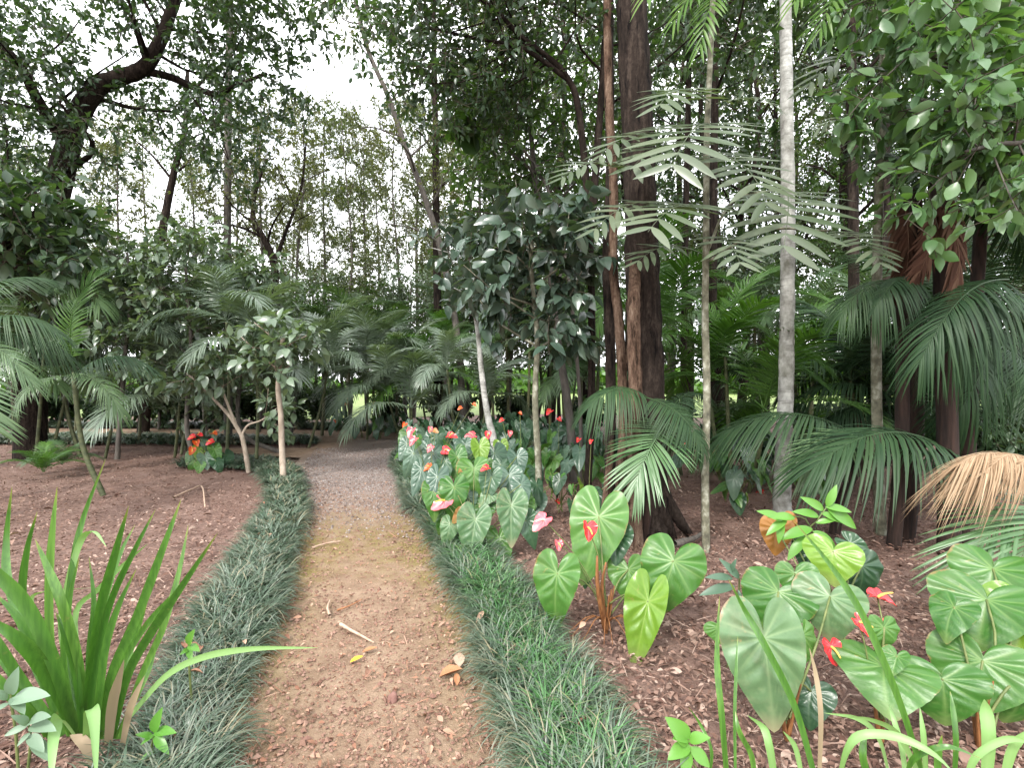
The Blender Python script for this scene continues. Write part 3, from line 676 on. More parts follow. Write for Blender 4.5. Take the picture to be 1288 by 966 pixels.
SP_BUSH = dict(n=[15, 7, 5], len=[1.5, .75, .38], k=11, leaf=.10, up=.25, taper=.4, tmpl=T_OVATE, ang=[.5, .5, .5])
BUSH = []
G4 = 'leafy young trees filling the middle distance'; LB4 = 'leafy young tree filling the middle distance beyond the path bend and the beds'
for i, (px, Yd, sc) in enumerate([(325, 15, .95), (365, 13.8, .8), (405, 17, 1.05), (440, 19.5, 1.1), (475, 18, 1.0), (512, 17.5, 1.1), (545, 19, 1.2), (580, 15, 1.05), (608, 17.5, 1.2), (640, 14.5, 1.1), (672, 17, 1.2), (705, 15.5, 1.1), (735, 18, 1.25), (150, 14.5, .9), (200, 16, .85), (260, 15, .9), (90, 16.5, 1.0), (30, 15, 1.0), (850, 13, 1.1), (905, 15.5, 1.2), (950, 12.5, 1.0), (1015, 14, 1.1), (1075, 12, 1.0), (1160, 11, 1.1), (1250, 12, 1.2)]):
    loc = V((px - CX) / F * Yd, Yd, -.05)
    if len(BUSH) < 3:
        t = Tree(SP_BUSH, 170 + len(BUSH)); t.grow(straight((0, 0, -.1), (t.r.uniform(-.4, .4), t.r.uniform(-.4, .4), 4.6), .15, t.r), .06, .015, 0, .3)
        r_ = t.finish('young_tree', LB4, 'tree', (0, 0, 0), B['grey'], [L['far'], L['mid'], L['shrub']][len(BUSH)], G4); r_.location = loc; r_.scale = (sc,) * 3; BUSH.append(r_)
    else: dup(BUSH[i % 3], loc, i * 1.9, sc, LB4, G4)

# --- individually shaped trees
def custom(name, label, spec, seed, base, paths, bark, leaf, group=None, tmpl=None, wid=1.0):
    t = Tree(spec, seed)
    for pts, r0, r1, t0, n in paths:
        if n == 0:
            tube(t.wood, pts, r0, r1, 12, 6 * len(pts), bumpy=.14)
        else: t.grow(pts, r0, r1, 0, t0, n)
    return t.finish(name, label, 'tree', base, bark, leaf, group, tmpl, wid)
D = 10.0
sp = dict(n=[9, 6, 5], len=[2.1, 1.0, .5], k=14, leaf=.125, up=.15, taper=.35, tmpl=T_OVATE, rr=.32)
custom('spreading_tree', 'large dark tree with a thick limb arching right and up at top left', sp, 201, gp(38, 576),
       [([gp(38, 576), at(40, 420, D), at(52, 320, D), at(66, 270, D), at(85, 185, D), at(104, 135, D), at(125, 105, D)], .27, .17, .45, 5),
        ([at(122, 108, D), at(150, 97, D), at(180, 86, D), at(200, 55, D), at(214, 18, D), at(232, -40, D), at(240, -120, D)], .165, .07, .3, 10),
        ([at(178, 88, D), at(215, 97, D + .3), at(250, 112, D + .4), at(275, 118, D + .3), at(295, 108, D), at(335, 92, D - .2)], .085, .03, .2, 9),
        ([at(86, 185, D), at(50, 130, D - .5), at(20, 75, D - .8), at(-40, 20, D - 1)], .12, .05, .2, 10),
        ([at(60, 300, D), at(20, 250, D - .8), at(-40, 200, D - 1.5)], .1, .04, .15, 8),
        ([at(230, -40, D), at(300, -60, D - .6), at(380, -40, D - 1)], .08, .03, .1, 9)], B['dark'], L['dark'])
D = 13.0
sp = dict(n=[12, 4, 3], len=[1.2, .6, .35], k=8, leaf=.11, up=.4, taper=.3, tmpl=T_OVATE)
custom('slim_tree', 'straight pole thin tree rising out of the top left shrubbery', sp, 202, gp(287, 556),
       [([gp(287, 556), at(286, 340, D), at(287, 160, D), at(289, 0, D), at(290, -120, D)], .10, .07, .62, 8)], B['grey'], L['dark'])
D = 15.0
sp = dict(n=[10, 5, 5], len=[1.7, .9, .5], k=9, leaf=.12, up=.4, taper=.3, tmpl=T_OVATE)
custom('leaning_tree', 'leaning tree with a dark clumped crown between the pole tree and the big limb', sp, 203, gp(180, 545),
       [([gp(180, 545), at(192, 400, D), at(203, 300, D), at(218, 220, D), at(232, 165, D), at(236, 90, D)], .16, .05, .55, 10)], B['dark'], L['dark'])
D = 13.5
custom('crooked_tree', 'crooked dark tree with zigzag branches right of the pole tree', dict(sp, leaf=.10, k=8), 204, gp(350, 552),
       [([gp(350, 552), at(346, 400, D), at(345, 335, D), at(332, 300, D), at(318, 275, D), at(322, 240, D), at(335, 200, D)], .13, .03, .45, 7),
        ([at(346, 330, D), at(360, 290, D), at(378, 240, D), at(385, 180, D)], .06, .02, .3, 6), ([at(334, 300, D), at(300, 285, D), at(270, 280, D)], .04, .015, .3, 5)], B['dark'], L['olive'])
D = 14.0
sp = dict(n=[14, 5, 5], len=[1.3, .7, .4], k=9, leaf=.10, up=.2, taper=.3, tmpl=T_OVATE)
custom('straight_tree', 'straight dark trunk standing behind the middle palms', sp, 205, gp(551, 549),
       [([gp(551, 549), at(551, 440, D), at(549, 300, D), at(548, 180, D), at(546, 60, D), at(545, -60, D)], .13, .06, .35, 16)], B['dark'], L['far'])
D = 12.5
custom('leaning_tree', 'thin trunk leaning left across the bright sky at top centre', dict(sp, leaf=.09, k=7), 206, gp(585, 557),
       [([gp(585, 557), at(575, 420, D), at(556, 320, D), at(535, 250, D), at(512, 190, D), at(488, 120, D), at(462, 60, D), at(440, -30, D)], .09, .05, .3, 12)], B['grey'], L['olive'])
# small tree with large glossy leaves
D = 5.7
sp = dict(n=[12, 6], len=[.95, .42], k=10, leaf=.19, up=.1, taper=.2, tmpl=T_BIG, droop=.45, flat=.8, rr=.5)
b = gp(678, 646)
custom('glossy_tree', 'small tree with big dark glossy drooping leaves over the anthuriums', sp, 207, b,
       [([b, at(677, 580, D), at(673, 500, D), at(676, 430, D), at(672, 380, D), at(668, 330, D), at(670, 296, D)], .042, .02, .46, 20)], B['mossy'], L['gloss'])
D = 7.2
b = gp(626, 612)
sp2 = dict(n=[8, 5], len=[.8, .4], k=8, leaf=.17, up=.3, taper=.2, tmpl=T_BIG, droop=.3, rr=.5)
custom('lichen_tree', 'thin crooked white lichen spotted trunk leaning left behind the anthuriums', sp2, 208, b,
       [([b, at(622, 560, D), at(613, 520, D), at(606, 470, D), at(600, 410, D), at(590, 340, D), at(596, 300, D)], .06, .02, .65, 9)], B['pale'], L['gloss'])
# lighter tree above it
D = 7.6
sp = dict(n=[11, 6, 5], len=[1.35, .7, .35], k=8, leaf=.12, up=.1, taper=.2, tmpl=T_OVATE)
b = gp(722, 606)
custom('young_tree', 'young mid green tree with a full crown left of the dark trunk cluster', sp, 209, b,
       [([b, at(716, 520, D), at(700, 420, D), at(690, 320, D), at(675, 240, D), at(668, 170, D), at(660, 90, D)], .07, .03, .42, 14),
        ([at(712, 300, D), at(690, 235, D), at(640, 190, D), at(600, 150, D)], .03, .012, .1, 8)], B['grey'], L['mid'])
D = 7.0
t = Tree(dict(n=[3], len=[.25], k=6, leaf=.26, up=.1, tmpl=T_ROUND, flat=.3, droop=.4), 210)
b = gp(732, 615)
t.grow([b, at(728, 480, D), at(712, 330, D), at(690, 240, D), at(650, 180, D), at(600, 160, D), at(572, 165, D)], .03, .008, 0, .8, 5)
t.finish('round_leaf_vine', 'thin arching stem with large round leaves against the sky left of the trunks', 'vine', b, B['grey'], L['mid'])
# oak-like boughs overhead, from the dark trunk
D = 6.0
sp = dict(n=[10, 6, 5], len=[1.5, .75, .38], k=10, leaf=.095, up=.05, taper=.2, tmpl=T_OVATE)
b = gp(738, 630)
custom('overhanging_tree', 'tree whose dark boughs hang over the top centre left of the trunks', sp, 211, b,
       [([b, at(744, 500, D), at(742, 300, D), at(728, 140, D), at(712, 95, D), at(690, 72, D), at(655, 45, D), at(620, 10, D), at(560, -30, D), at(480, -50, D)], .05, .016, .5, 18),
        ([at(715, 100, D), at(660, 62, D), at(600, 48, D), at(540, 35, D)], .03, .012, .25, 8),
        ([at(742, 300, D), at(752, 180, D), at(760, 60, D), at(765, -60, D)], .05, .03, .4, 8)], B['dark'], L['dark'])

# --- central trunk cluster
def bare(name, label, base, paths, bark, cat='tree', extra=None):
    root = thing(name, label, cat, base)
    mb = MB()
    for pts, r0, r1 in paths: tube(mb, pts, r0, r1, 16, 10 * len(pts), bumpy=.16, rfun=(lambda t, r0=r0, r1=r1: (r0 + (r1 - r0) * t) * (1 + .45 * np.exp(-t * 28))) if len(pts) > 4 else None)
    mb.build('trunk', bark, root, origin=base)
    return root
D = 4.95
b = gp(815, 672)
r = bare('dark_trunk_tree', 'thickest dark brown trunk of the central cluster rising out of frame', b,
     [([b - V(0, 0, .05), at(816, 640, D), at(814, 500, D), at(808, 350, D), at(804, 200, D), at(796, 40, D), at(790, -120, D), at(786, -500, D)], .185, .13)]
     + [([at(815, 590, D), at(815 + dx, 650, D - .1), V(at(815 + dx * 1.5, 660, D - dz).x, D - dz, -.03)], .085, .03) for dx, dz in ((-24, .05), (22, .1), (4, .2), (-10, .18), (36, 0))], B['dark'])
sp = dict(n=[8, 8, 6], len=[2.6, 1.1, .5], k=10, leaf=.12, up=.1, taper=.2, tmpl=T_OVATE)
t = Tree(sp, 212); t.grow([at(792, -120, D), at(788, -350, D), at(786, -560, D)], .12, .06, 0, .1, 12)
scatter(t.crown, T_OVATE, np.concatenate(t.LP), np.concatenate(t.LD), np.concatenate(t.LN), np.concatenate(t.LS), 0)
t.crown.build('crown', [L['dark'], B['twig']], r, origin=b)
D = 4.7
b = gp(797, 684)
bare('brown_trunk_tree', 'slimmer flaky brown trunk in front of the thick dark trunk', b,
     [([b - V(0, 0, .05), at(798, 600, D), at(799, 480, D), at(797, 400, D), at(799, 340, D + .15), at(800, 290, D + .3)], .072, .05)], B['brown'])
D = 5.15
b = gp(778, 664)
bare('twisted_trunk_tree', 'thin twisted pale brown trunk left of the thick dark trunk', b,
     [([b - V(0, 0, .05), at(782, 600, D), at(784, 530, D), at(783, 480, D), at(778, 400, D), at(771, 330, D), at(772, 230, D), at(765, 100, D), at(763, -200, D)], .055, .04),
      ([at(783, 470, D), at(792, 430, D), at(789, 380, D)], .03, .02)], B['brown'])
D = 5.4
b = gp(766, 657)
bare('slim_trunk_tree', 'slim dark trunk leftmost in the central trunk cluster', b,
     [([b - V(0, 0, .05), at(767, 600, D), at(768, 460, D), at(764, 330, D), at(768, 220, D), at(766, 60, D), at(768, -200, D)], .06, .045)], B['dark'])
D = 4.55
b = gp(757, 690)
bare('dead_stump', 'leaning dead stump stick at the foot of the trunk cluster', b,
     [([b - V(0, 0, .03), at(760, 650, D), at(765, 600, D), at(769, 556, D)], .04, .028)], B['brown'], 'stump')
D = 4.5
b = gp(738, 690)
# white-barked and slender trunks on the right
D = 5.6
b = gp(984, 648)
bare('pale_trunk_tree', 'straight whitish lichen banded trunk right of the dark cluster', b,
     [([b - V(0, 0, .05), at(984, 600, D), at(988, 500, D), at(990, 400, D), at(991, 250, D), at(989, 100, D), at(988, -20, D), at(986, -300, D)], .088, .055)], B['pale'])
for px, Yd, top, r0, lab in ((895, 8.5, 900, .07, 'dark slender trunk behind the compound leaves left of the pale trunk'), (1076, 8.0, 1070, .085, 'greyish brown trunk half hidden right of the pale trunk'),
                             (1112, 9.0, 1112, .10, 'black silhouetted trunk behind the broad leaved tree at upper right'), (858, 9.5, 868, .06, 'thin dark trunk just right of the thick dark trunk')):
    b = V((px - CX) / F * Yd, Yd, 0)
    sp = dict(n=[9, 6, 5], len=[1.8, .9, .45], k=9, leaf=.14, up=.2, taper=.2, tmpl=T_OVATE)
    custom('dark_slender_tree', lab, sp, 220 + px, b, [([b, at((px + top) / 2, 250, Yd), at(top, 0, Yd), at(top, -260, Yd)], r0, r0 * .7, .5, 12)], B['dark'], L['dark'])

# understorey shrubs and small trees on the left
D = 9.0
sp = dict(n=[10, 5, 4], len=[1.15, .55, .25], k=6, leaf=.165, up=.05, taper=.2, tmpl=T_BIG, droop=.12, flat=2.4)
for b, pts, sd, lab, n in (
    (V(-5.9, 9.6, 0), [(235, 540), (240, 430), (235, 360), (232, 310)], 231, 'pale green big leaved shrub tree behind the y shaped stem', 16),
    (V(-4.7, 10.5, 0), [(302, 540), (306, 450), (315, 390), (322, 350)], 232, 'grey green shrub tree left of the pale support stem', 14),
    (V(-7.6, 9.8, 0), [(150, 540), (158, 440), (165, 370), (160, 318)], 233, 'broad leaved shrub tree beside the left palms', 16)):
    custom('shrub_tree', lab, sp, sd, b, [([b] + [at(x, y, b.y) for x, y in pts], .05, .02, .3, n)], B['grey'], L['shrub'])
D = 8.3
b = gp(313, 594)
sp = dict(n=[7, 4], len=[.55, .28], k=7, leaf=.17, up=.15, taper=.2, tmpl=T_BIG, flat=1.3, rr=.5)
custom('forked_tree', 'small pale y shaped forked stem in the left bed', sp, 234, b,
       [([b, at(309, 570, D), at(304, 547, D)], .04, .035, .5, 0),
        ([at(304, 548, D), at(290, 525, D), at(272, 505, D), at(255, 487, D), at(235, 470, D)], .033, .015, .65, 7),
        ([at(296, 532, D), at(287, 510, D), at(280, 488, D), at(282, 460, D)], .024, .014, .6, 7),
        ([at(304, 548, D), at(312, 535, D), at(330, 528, D), at(350, 512, D)], .022, .008, .6, 4)], B['light'], L['shrub'])
D = 7.35
b = gp(357, 612)
sp = dict(n=[10, 5], len=[.75, .36], k=8, leaf=.17, up=.25, taper=.2, tmpl=T_BIG, flat=1.3, rr=.45)
custom('sapling_tree', 'sapling with a light tan pole stem in the left grass border', sp, 235, b,
       [([b, at(355, 570, D), at(353, 520, D), at(350, 490, D), at(352, 455, D), at(356, 425, D)], .045, .03, .68, 13)], B['light'], L['shrub'])
D = 6.0
sp = dict(n=[9, 5, 5], len=[1.1, .6, .28], k=6, leaf=.16, up=.1, taper=.2, tmpl=T_BIG, droop=.25, flat=1.5)
b = V(-6.7, 6.4, 0)
custom('dark_leaved_tree', 'dark big leaved tree filling the left edge under the arching limb', sp, 236, b,
       [([b, at(-30, 470, 6.4), at(-20, 380, 6.4), at(0, 310, 6.4), at(20, 260, 6.4)], .08, .03, .5, 15)], B['dark'], L['dark'])
# top right broad-leaved tree reaching in from outside the frame
D = 3.9
b = V(5.1, 4.6, 0)
sp = dict(n=[9, 6], len=[.70, .34], k=9, leaf=.13, up=.15, taper=.2, tmpl=T_BIG, droop=.4, flat=.9, rr=.45)
custom('broad_leaved_tree', 'tree with light green broad leaves hanging in at the upper right corner', sp, 237, b,
       [([b, V(5.0, 4.6, 2), V(4.85, 4.5, 3.4), V(4.7, 4.4, 5.2)], .09, .04, .5, 14),
        ([V(4.95, 4.55, 2.6), at(1310, 200, 4.2), at(1240, 150, 3.9), at(1160, 125, 3.7)], .04, .012, .1, 16),
        ([V(4.9, 4.5, 3.0), at(1280, 130, 4.1), at(1200, 80, 3.8), at(1130, 60, 3.7)], .04, .012, .1, 16),
        ([V(4.85, 4.5, 3.6), at(1270, 20, 4.1), at(1180, -20, 3.9), at(1110, -10, 3.8)], .04, .012, .1, 14),
        ([V(4.95, 4.55, 2.3), at(1320, 200, 4.0), at(1270, 180, 3.6), at(1215, 190, 3.4)], .03, .01, .1, 12)], B['grey'], L['topright'])

# far wood on the horizon
g = np.random.default_rng(77); n = 26000; mb = MB()
a = g.uniform(-1.2, 1.2, n); rr = g.uniform(75, 110, n); hh = 3 + 2.5 * hills(a * 40, a * 0, 12, 14, .3, 2)
zz = hh * g.random(n) ** .7
scatter(mb, T_FAR, np.stack([np.sin(a) * rr, np.cos(a) * rr, zz], -1), g.normal(0, 1, (n, 3)), g.normal(0, .6, (n, 3)) + [0, 0, 1], g.uniform(.8, 2.0, n), 0, g.random(n), 1.6)
tag(mb.build('far_wood', L['bright']), 'far wood along the edge of the lawn', 'wood', kind='stuff')

# ------------------------------------------------------------------ palm fronds (chord space: base (0,0,0) to tip (0,1,0))
def frond_mesh(name, seed, pairs, ll, lw, bulge, mat, a0=72, a1=22, droop=.5, pet=.12, lift=.15, shape='strap', rad=.008, jit=.08, prof_pow=.6, miss=0.0):
    g = np.random.default_rng(seed); mb = MB()
    def rach(t): return np.array([.03 * math.sin(t * 3 + seed), t, 4 * bulge * t * (1 - t) * (1 + .5 * t)])
    tube(mb, [rach(t) for t in np.linspace(0, 1, 9)], rad, rad * .25, 5, 18, mat=0, rnd=.95)
    for i in range(pairs):
        t = pet + (1 - pet) * (i + .5) / pairs
        p = rach(t); tg = nrm(rach(min(1, t + .02)) - rach(max(0, t - .02)))
        x = np.array([1., 0, 0]); z = nrm(np.cross(x, tg)); u = (t - pet) / (1 - pet)
        for s in (-1, 1):
            if g.random() < miss: continue
            a = math.radians(a0 + (a1 - a0) * u ** 1.3 + g.normal(0, 4))
            l = ll * (math.sin(math.pi * (.12 + .80 * u)) ** prof_pow) * g.uniform(1 - jit, 1 + jit)
            d = nrm(math.cos(a) * tg + math.sin(a) * s * x + (lift + g.normal(0, .06)) * z)
            dr = droop * g.uniform(.75, 1.25)
            q = np.linspace(0, 1, 5)[:, None]
            pts = p + d * l * q + np.array([0, 0, -1.]) * dr * l * q ** 2.2 + tg * .06 * l * q ** 2
            pr = (lambda tt: np.interp(tt, [0, .12, .4, .75, 1], [.35, .8, 1, .6, .03])) if shape == 'strap' else (lambda tt: np.interp(tt, [0, .1, .35, .65, .88, 1], [.2, .7, 1, .9, .45, .03]))
            wdir = nrm(np.cross(d, z) * 1.0 + np.array([0, 0, 0]))
            ribbon(mb, pts, lw, side=wdir, fold=.35 if shape == 'strap' else .2, n=5 if shape == 'strap' else 7, rnd=g.random(), prof=pr)
    return mb.mesh(name, [mat])
FM = {}
def fr(kind, k):
    key = (kind, k % 3)
    if key not in FM:
        s = 300 + 10 * (k % 3)
        FM[key] = {
            'areca': lambda: frond_mesh('areca_frond', s, 40, .34, .010, .16, L['palm_bright'], droop=.35, lift=.3),
            'grey': lambda: frond_mesh('grey_frond', s + 1, 46, .32, .009, .17, L['palm_grey'], droop=.5, lift=.25),
            'mid': lambda: frond_mesh('palm_frond', s + 2, 44, .36, .010, .17, L['palm'], droop=.5, lift=.2),
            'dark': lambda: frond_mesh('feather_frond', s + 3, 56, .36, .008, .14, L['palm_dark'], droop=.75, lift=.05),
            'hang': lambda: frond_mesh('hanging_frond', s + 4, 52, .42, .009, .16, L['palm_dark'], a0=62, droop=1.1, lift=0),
            'open': lambda: frond_mesh('open_frond', s + 5, 34, .46, .013, .14, L['palm_open'], a0=74, a1=12, droop=.22, lift=.1, pet=.05, prof_pow=.4, jit=.05),
            'compound': lambda: frond_mesh('compound_leaf', s + 6, 10, .40, .029, .10, L['compound'], a0=84, a1=56, droop=.12, lift=.05, pet=.1, shape='ovate', rad=.006, prof_pow=.55),
            'compound_lit': lambda: frond_mesh('compound_leaf', s + 7, 16, .30, .015, .10, L['bright'], a0=72, a1=35, droop=.2, lift=.1, pet=.1, shape='ovate', rad=.006, prof_pow=.4),  # brighter green in the leaf colour stands in for backlight
            'dead': lambda: frond_mesh('withered_frond', s + 8, 50, .5, .009, .12, L['dead'], a0=52, a1=18, droop=.95, lift=-.15, jit=.45, pet=.02, prof_pow=.3),
            'fibre': lambda: frond_mesh('withered_frond', s + 9, 34, .30, .016, .06, L['fibre'], a0=25, a1=8, droop=.1, lift=-.1, jit=.3, pet=.02),
        }[kind]()
    return FM[key]
L['palm_open'] = leaf_mat('bright_palm_foliage', [(.05, .115, .04), (.085, .165, .065), (.12, .20, .10)], .33, .25)

def palm(name, label, base, fronds, stems=(), bark=None, cat='palm', group=None):
    """stems: (points, r0, r1); fronds: (kind, base, tip, up, width scale)"""
    root = thing(name, label, cat, base, group)
    for pts, r0, r1 in stems:
        mb = MB(); tube(mb, pts, r0, r1, 9, 5 * len(pts), bumpy=.08); mb.build('trunk', bark or B['cane'], root, origin=base)
    for i, (k, a, c, up, ws) in enumerate(fronds):
        nm = 'compound_leaf' if k.startswith('compound') else 'withered_frond' if k in ('dead', 'fibre') else 'frond'
        o = place(nm, fr(k, i + len(label)), root, a, c, up, ws)
        if nm == 'withered_frond': o['label'] = 'brown withered hanging frond'
    return root
def radial(top, n, Ln, kind, rng, e0=70, e1=-25, ws=1.0):
    out = []
    for i in range(n):
        az = i * 2.399 + rng.uniform(-.3, .3); e = math.radians(e0 + (e1 - e0) * (i + .5) / n + rng.uniform(-8, 8))
        d = V(math.cos(az) * math.cos(e), math.sin(az) * math.cos(e), math.sin(e))
        out.append((kind, top, top + d * Ln * rng.uniform(.8, 1.15), UP + V(0, 0, .001) if abs(d.z) < .9 else V(-d.x, -d.y, .3), ws))
    return out
def clump(label, px, Yd, stems, kind, Ln, nf, seed, name='palm', group=None, r0=.03):
    rng = random.Random(seed); b = V((px - CX) / F * Yd, Yd, 0); st, fs = [], []
    for k, z in enumerate(stems):
        a = rng.random() * 6.28; rr = .10 + .22 * rng.random() if len(stems) > 1 else 0
        p0 = b + V(math.cos(a) * rr, math.sin(a) * rr, -.03); top = b + V(math.cos(a) * rr * 2.6, math.sin(a) * rr * 2.2, z)
        st.append(([p0, (p0 + top) / 2 + V(math.cos(a), math.sin(a), 0) * .04, top], r0, r0 * .75))
        fs += radial(top, nf, Ln, kind, rng)
    return palm(name, label, b, fs, st, B['cane'], group=group)
clump('palm clump with slim dark stems at the far left edge', 38, 9.8, [2.6, 1.9, 3.0, 1.5], 'mid', 1.9, 7, 1)
clump('drooping fan like palm right of the far left clump', 118, 10.2, [2.2, 1.5, 1.8], 'grey', 1.8, 8, 2)
clump('low palm behind the red flowered plant in the left bed', 218, 10.4, [1.5, 1.1], 'grey', 1.5, 8, 3)
clump('greyish palm nestled among the left shrub trees', 250, 11.5, [2.7, 2.2], 'grey', 1.9, 8, 4)
clump('palm with spread fronds behind the tan pole sapling', 372, 11.6, [1.5, 1.9], 'grey', 1.5, 8, 5)
clump('silvery feathered palm beyond the end of the gravel path', 462, 13.2, [1.9, 1.5, 1.2], 'grey', 1.9, 9, 6)
clump('fine leaved palm right of the silvery one', 520, 12.2, [1.7, 1.2, .9], 'grey', 1.6, 9, 7)
clump('bright green palm under the straight dark trunk', 548, 12.8, [2.2, 1.5], 'areca', 1.6, 8, 8)
clump('silvery palm just left of the lichen spotted trunk', 590, 10.5, [1.75, 1.2], 'grey', 1.25, 9, 9)
clump('bright areca palm between the dark cluster and the pale trunk', 925, 7.2, [1.5, 1.1, 1.8], 'areca', 1.4, 7, 10)
clump('areca palm behind and right of the pale trunk', 1052, 7.6, [1.5, 1.8, 1.1], 'areca', 1.4, 7, 11)
clump('tall palm whose fronds show beside the thick dark trunk', 866, 8.2, [2.9, 2.4], 'areca', 1.4, 8, 12)
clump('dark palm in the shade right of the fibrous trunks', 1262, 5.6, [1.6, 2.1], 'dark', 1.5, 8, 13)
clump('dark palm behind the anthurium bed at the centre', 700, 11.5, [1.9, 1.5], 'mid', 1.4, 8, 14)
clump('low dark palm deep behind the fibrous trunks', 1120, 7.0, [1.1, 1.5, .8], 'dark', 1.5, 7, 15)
clump('silvery palm standing above the left shrub trees below the bright sky', 285, 9.2, [2.6], 'grey', 1.3, 9, 21)
clump('grey green palm between the shrub trees and the sapling pole', 322, 8.9, [2.0], 'grey', 1.2, 9, 22)
rng = random.Random(5)
for i, px in enumerate((415, 480, 612, 655, 745, 805, 985, 1010)):      # dark slim stems seen against the bright lawn
    pass
stem_spots = [(405, 14, 2.6), (440, 15.5, 3.0), (472, 16, 2.8), (498, 15, 2.5), (566, 14.5, 3.0), (622, 13, 2.4), (640, 14, 2.8), (662, 12.5, 2.6), (692, 14, 2.9), (712, 12, 3.0), (730, 13.5, 2.8), (748, 11.5, 2.9), (605, 15.5, 2.7), (845, 11, 2.6), (945, 12, 2.8), (1020, 10.5, 2.7), (1088, 9, 2.5), (60, 13, 2.3), (95, 14, 2.4), (175, 12.5, 2.2), (20, 11, 2.6)]
g0 = None
for i, (px, Yd, h) in enumerate(stem_spots):
    b = V((px - CX) / F * Yd, Yd, 0)
    if g0 is None:
        g0 = palm('cane_palm', 'slim dark cane stem with a tuft of fronds in the backlit row', b, radial(b + V(.1, 0, 2.6), 8, 1.3, 'mid', rng, 60, -20), [([b, b + V(.06, .03, 1.3), b + V(.1, 0, 2.6)], .045, .03)], B['stalk_dark'], group='cane stems in the backlit row behind the beds')
    else:
        dup(g0, b, i * 1.7, h / 2.6)

# hand placed palms
D = 4.4
b = V(1.22, 4.75, 0)
palm('palm', 'low palm with a bright open frond and dark fronds round the central trunks', b, [
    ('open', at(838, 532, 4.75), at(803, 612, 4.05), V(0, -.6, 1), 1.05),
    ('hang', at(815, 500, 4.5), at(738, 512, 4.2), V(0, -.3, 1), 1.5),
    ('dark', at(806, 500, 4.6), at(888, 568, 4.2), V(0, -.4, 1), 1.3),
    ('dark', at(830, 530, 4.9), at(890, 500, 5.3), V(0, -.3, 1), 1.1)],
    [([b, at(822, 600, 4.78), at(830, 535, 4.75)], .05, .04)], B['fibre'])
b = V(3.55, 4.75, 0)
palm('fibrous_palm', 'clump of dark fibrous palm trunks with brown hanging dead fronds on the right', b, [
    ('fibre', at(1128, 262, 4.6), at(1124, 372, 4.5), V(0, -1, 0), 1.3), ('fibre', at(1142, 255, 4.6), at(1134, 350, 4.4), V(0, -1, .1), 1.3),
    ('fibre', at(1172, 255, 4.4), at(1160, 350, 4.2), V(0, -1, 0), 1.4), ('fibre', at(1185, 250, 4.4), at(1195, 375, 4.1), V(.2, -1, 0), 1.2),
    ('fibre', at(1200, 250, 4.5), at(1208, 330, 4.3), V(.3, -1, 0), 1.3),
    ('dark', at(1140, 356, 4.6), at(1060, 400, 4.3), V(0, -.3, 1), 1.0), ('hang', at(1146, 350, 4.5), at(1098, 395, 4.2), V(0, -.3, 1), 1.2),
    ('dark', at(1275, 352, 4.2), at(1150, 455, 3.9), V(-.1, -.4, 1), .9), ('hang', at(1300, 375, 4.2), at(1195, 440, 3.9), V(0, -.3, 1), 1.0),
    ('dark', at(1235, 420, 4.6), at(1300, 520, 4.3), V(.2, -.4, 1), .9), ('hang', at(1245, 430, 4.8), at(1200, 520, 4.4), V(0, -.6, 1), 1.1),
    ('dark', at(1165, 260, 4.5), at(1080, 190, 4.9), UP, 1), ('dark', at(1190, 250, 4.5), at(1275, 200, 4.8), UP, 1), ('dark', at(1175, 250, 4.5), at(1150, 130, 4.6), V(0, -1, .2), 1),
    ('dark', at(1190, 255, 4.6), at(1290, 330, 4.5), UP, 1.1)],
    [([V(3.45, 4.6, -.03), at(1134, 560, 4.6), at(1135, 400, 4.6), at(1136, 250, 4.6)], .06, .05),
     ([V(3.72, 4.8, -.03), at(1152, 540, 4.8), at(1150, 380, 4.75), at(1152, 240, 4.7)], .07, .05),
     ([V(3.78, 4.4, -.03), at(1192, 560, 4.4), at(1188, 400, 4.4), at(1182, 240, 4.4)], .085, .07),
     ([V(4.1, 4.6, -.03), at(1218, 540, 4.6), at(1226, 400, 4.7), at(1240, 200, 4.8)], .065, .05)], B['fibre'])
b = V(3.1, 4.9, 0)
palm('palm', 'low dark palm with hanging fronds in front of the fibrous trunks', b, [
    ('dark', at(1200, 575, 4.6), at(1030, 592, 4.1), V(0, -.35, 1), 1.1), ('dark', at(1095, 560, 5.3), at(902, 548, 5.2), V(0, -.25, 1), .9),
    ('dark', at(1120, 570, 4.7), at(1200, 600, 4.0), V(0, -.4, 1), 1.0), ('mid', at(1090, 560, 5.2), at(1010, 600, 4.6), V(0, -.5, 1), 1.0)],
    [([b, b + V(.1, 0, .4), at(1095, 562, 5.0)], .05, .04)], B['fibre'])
b = V(3.9, 3.4, 0)
palm('palm', 'palm at the right edge with a brown dead frond above a green one', b, [
    ('dead', at(1272, 580, 3.05), at(1206, 586, 2.9), V(0, -.3, 1), .9), ('dead', at(1280, 576, 3.05), at(1220, 594, 2.9), V(0, -.5, 1), .9), ('dead', at(1290, 576, 3.0), at(1240, 594, 2.85), V(0, -.5, 1), 1.0), ('dead', at(1258, 580, 3.05), at(1200, 594, 2.95), V(0, -.6, 1), .8), ('dead', at(1305, 580, 3.0), at(1262, 598, 2.85), V(0, -.7, 1), 1.0),
    ('open', at(1330, 632, 3.3), at(1214, 702, 2.9), V(-.2, -.6, 1), .75), ('open', at(1350, 632, 3.2), at(1264, 716, 2.8), V(-.1, -.8, 1), .75)],
    [([b, b + V(.02, 0, .5), at(1345, 570, 3.25)], .06, .05)], B['fibre'])
b = V(-5.9, 5.4, 0)
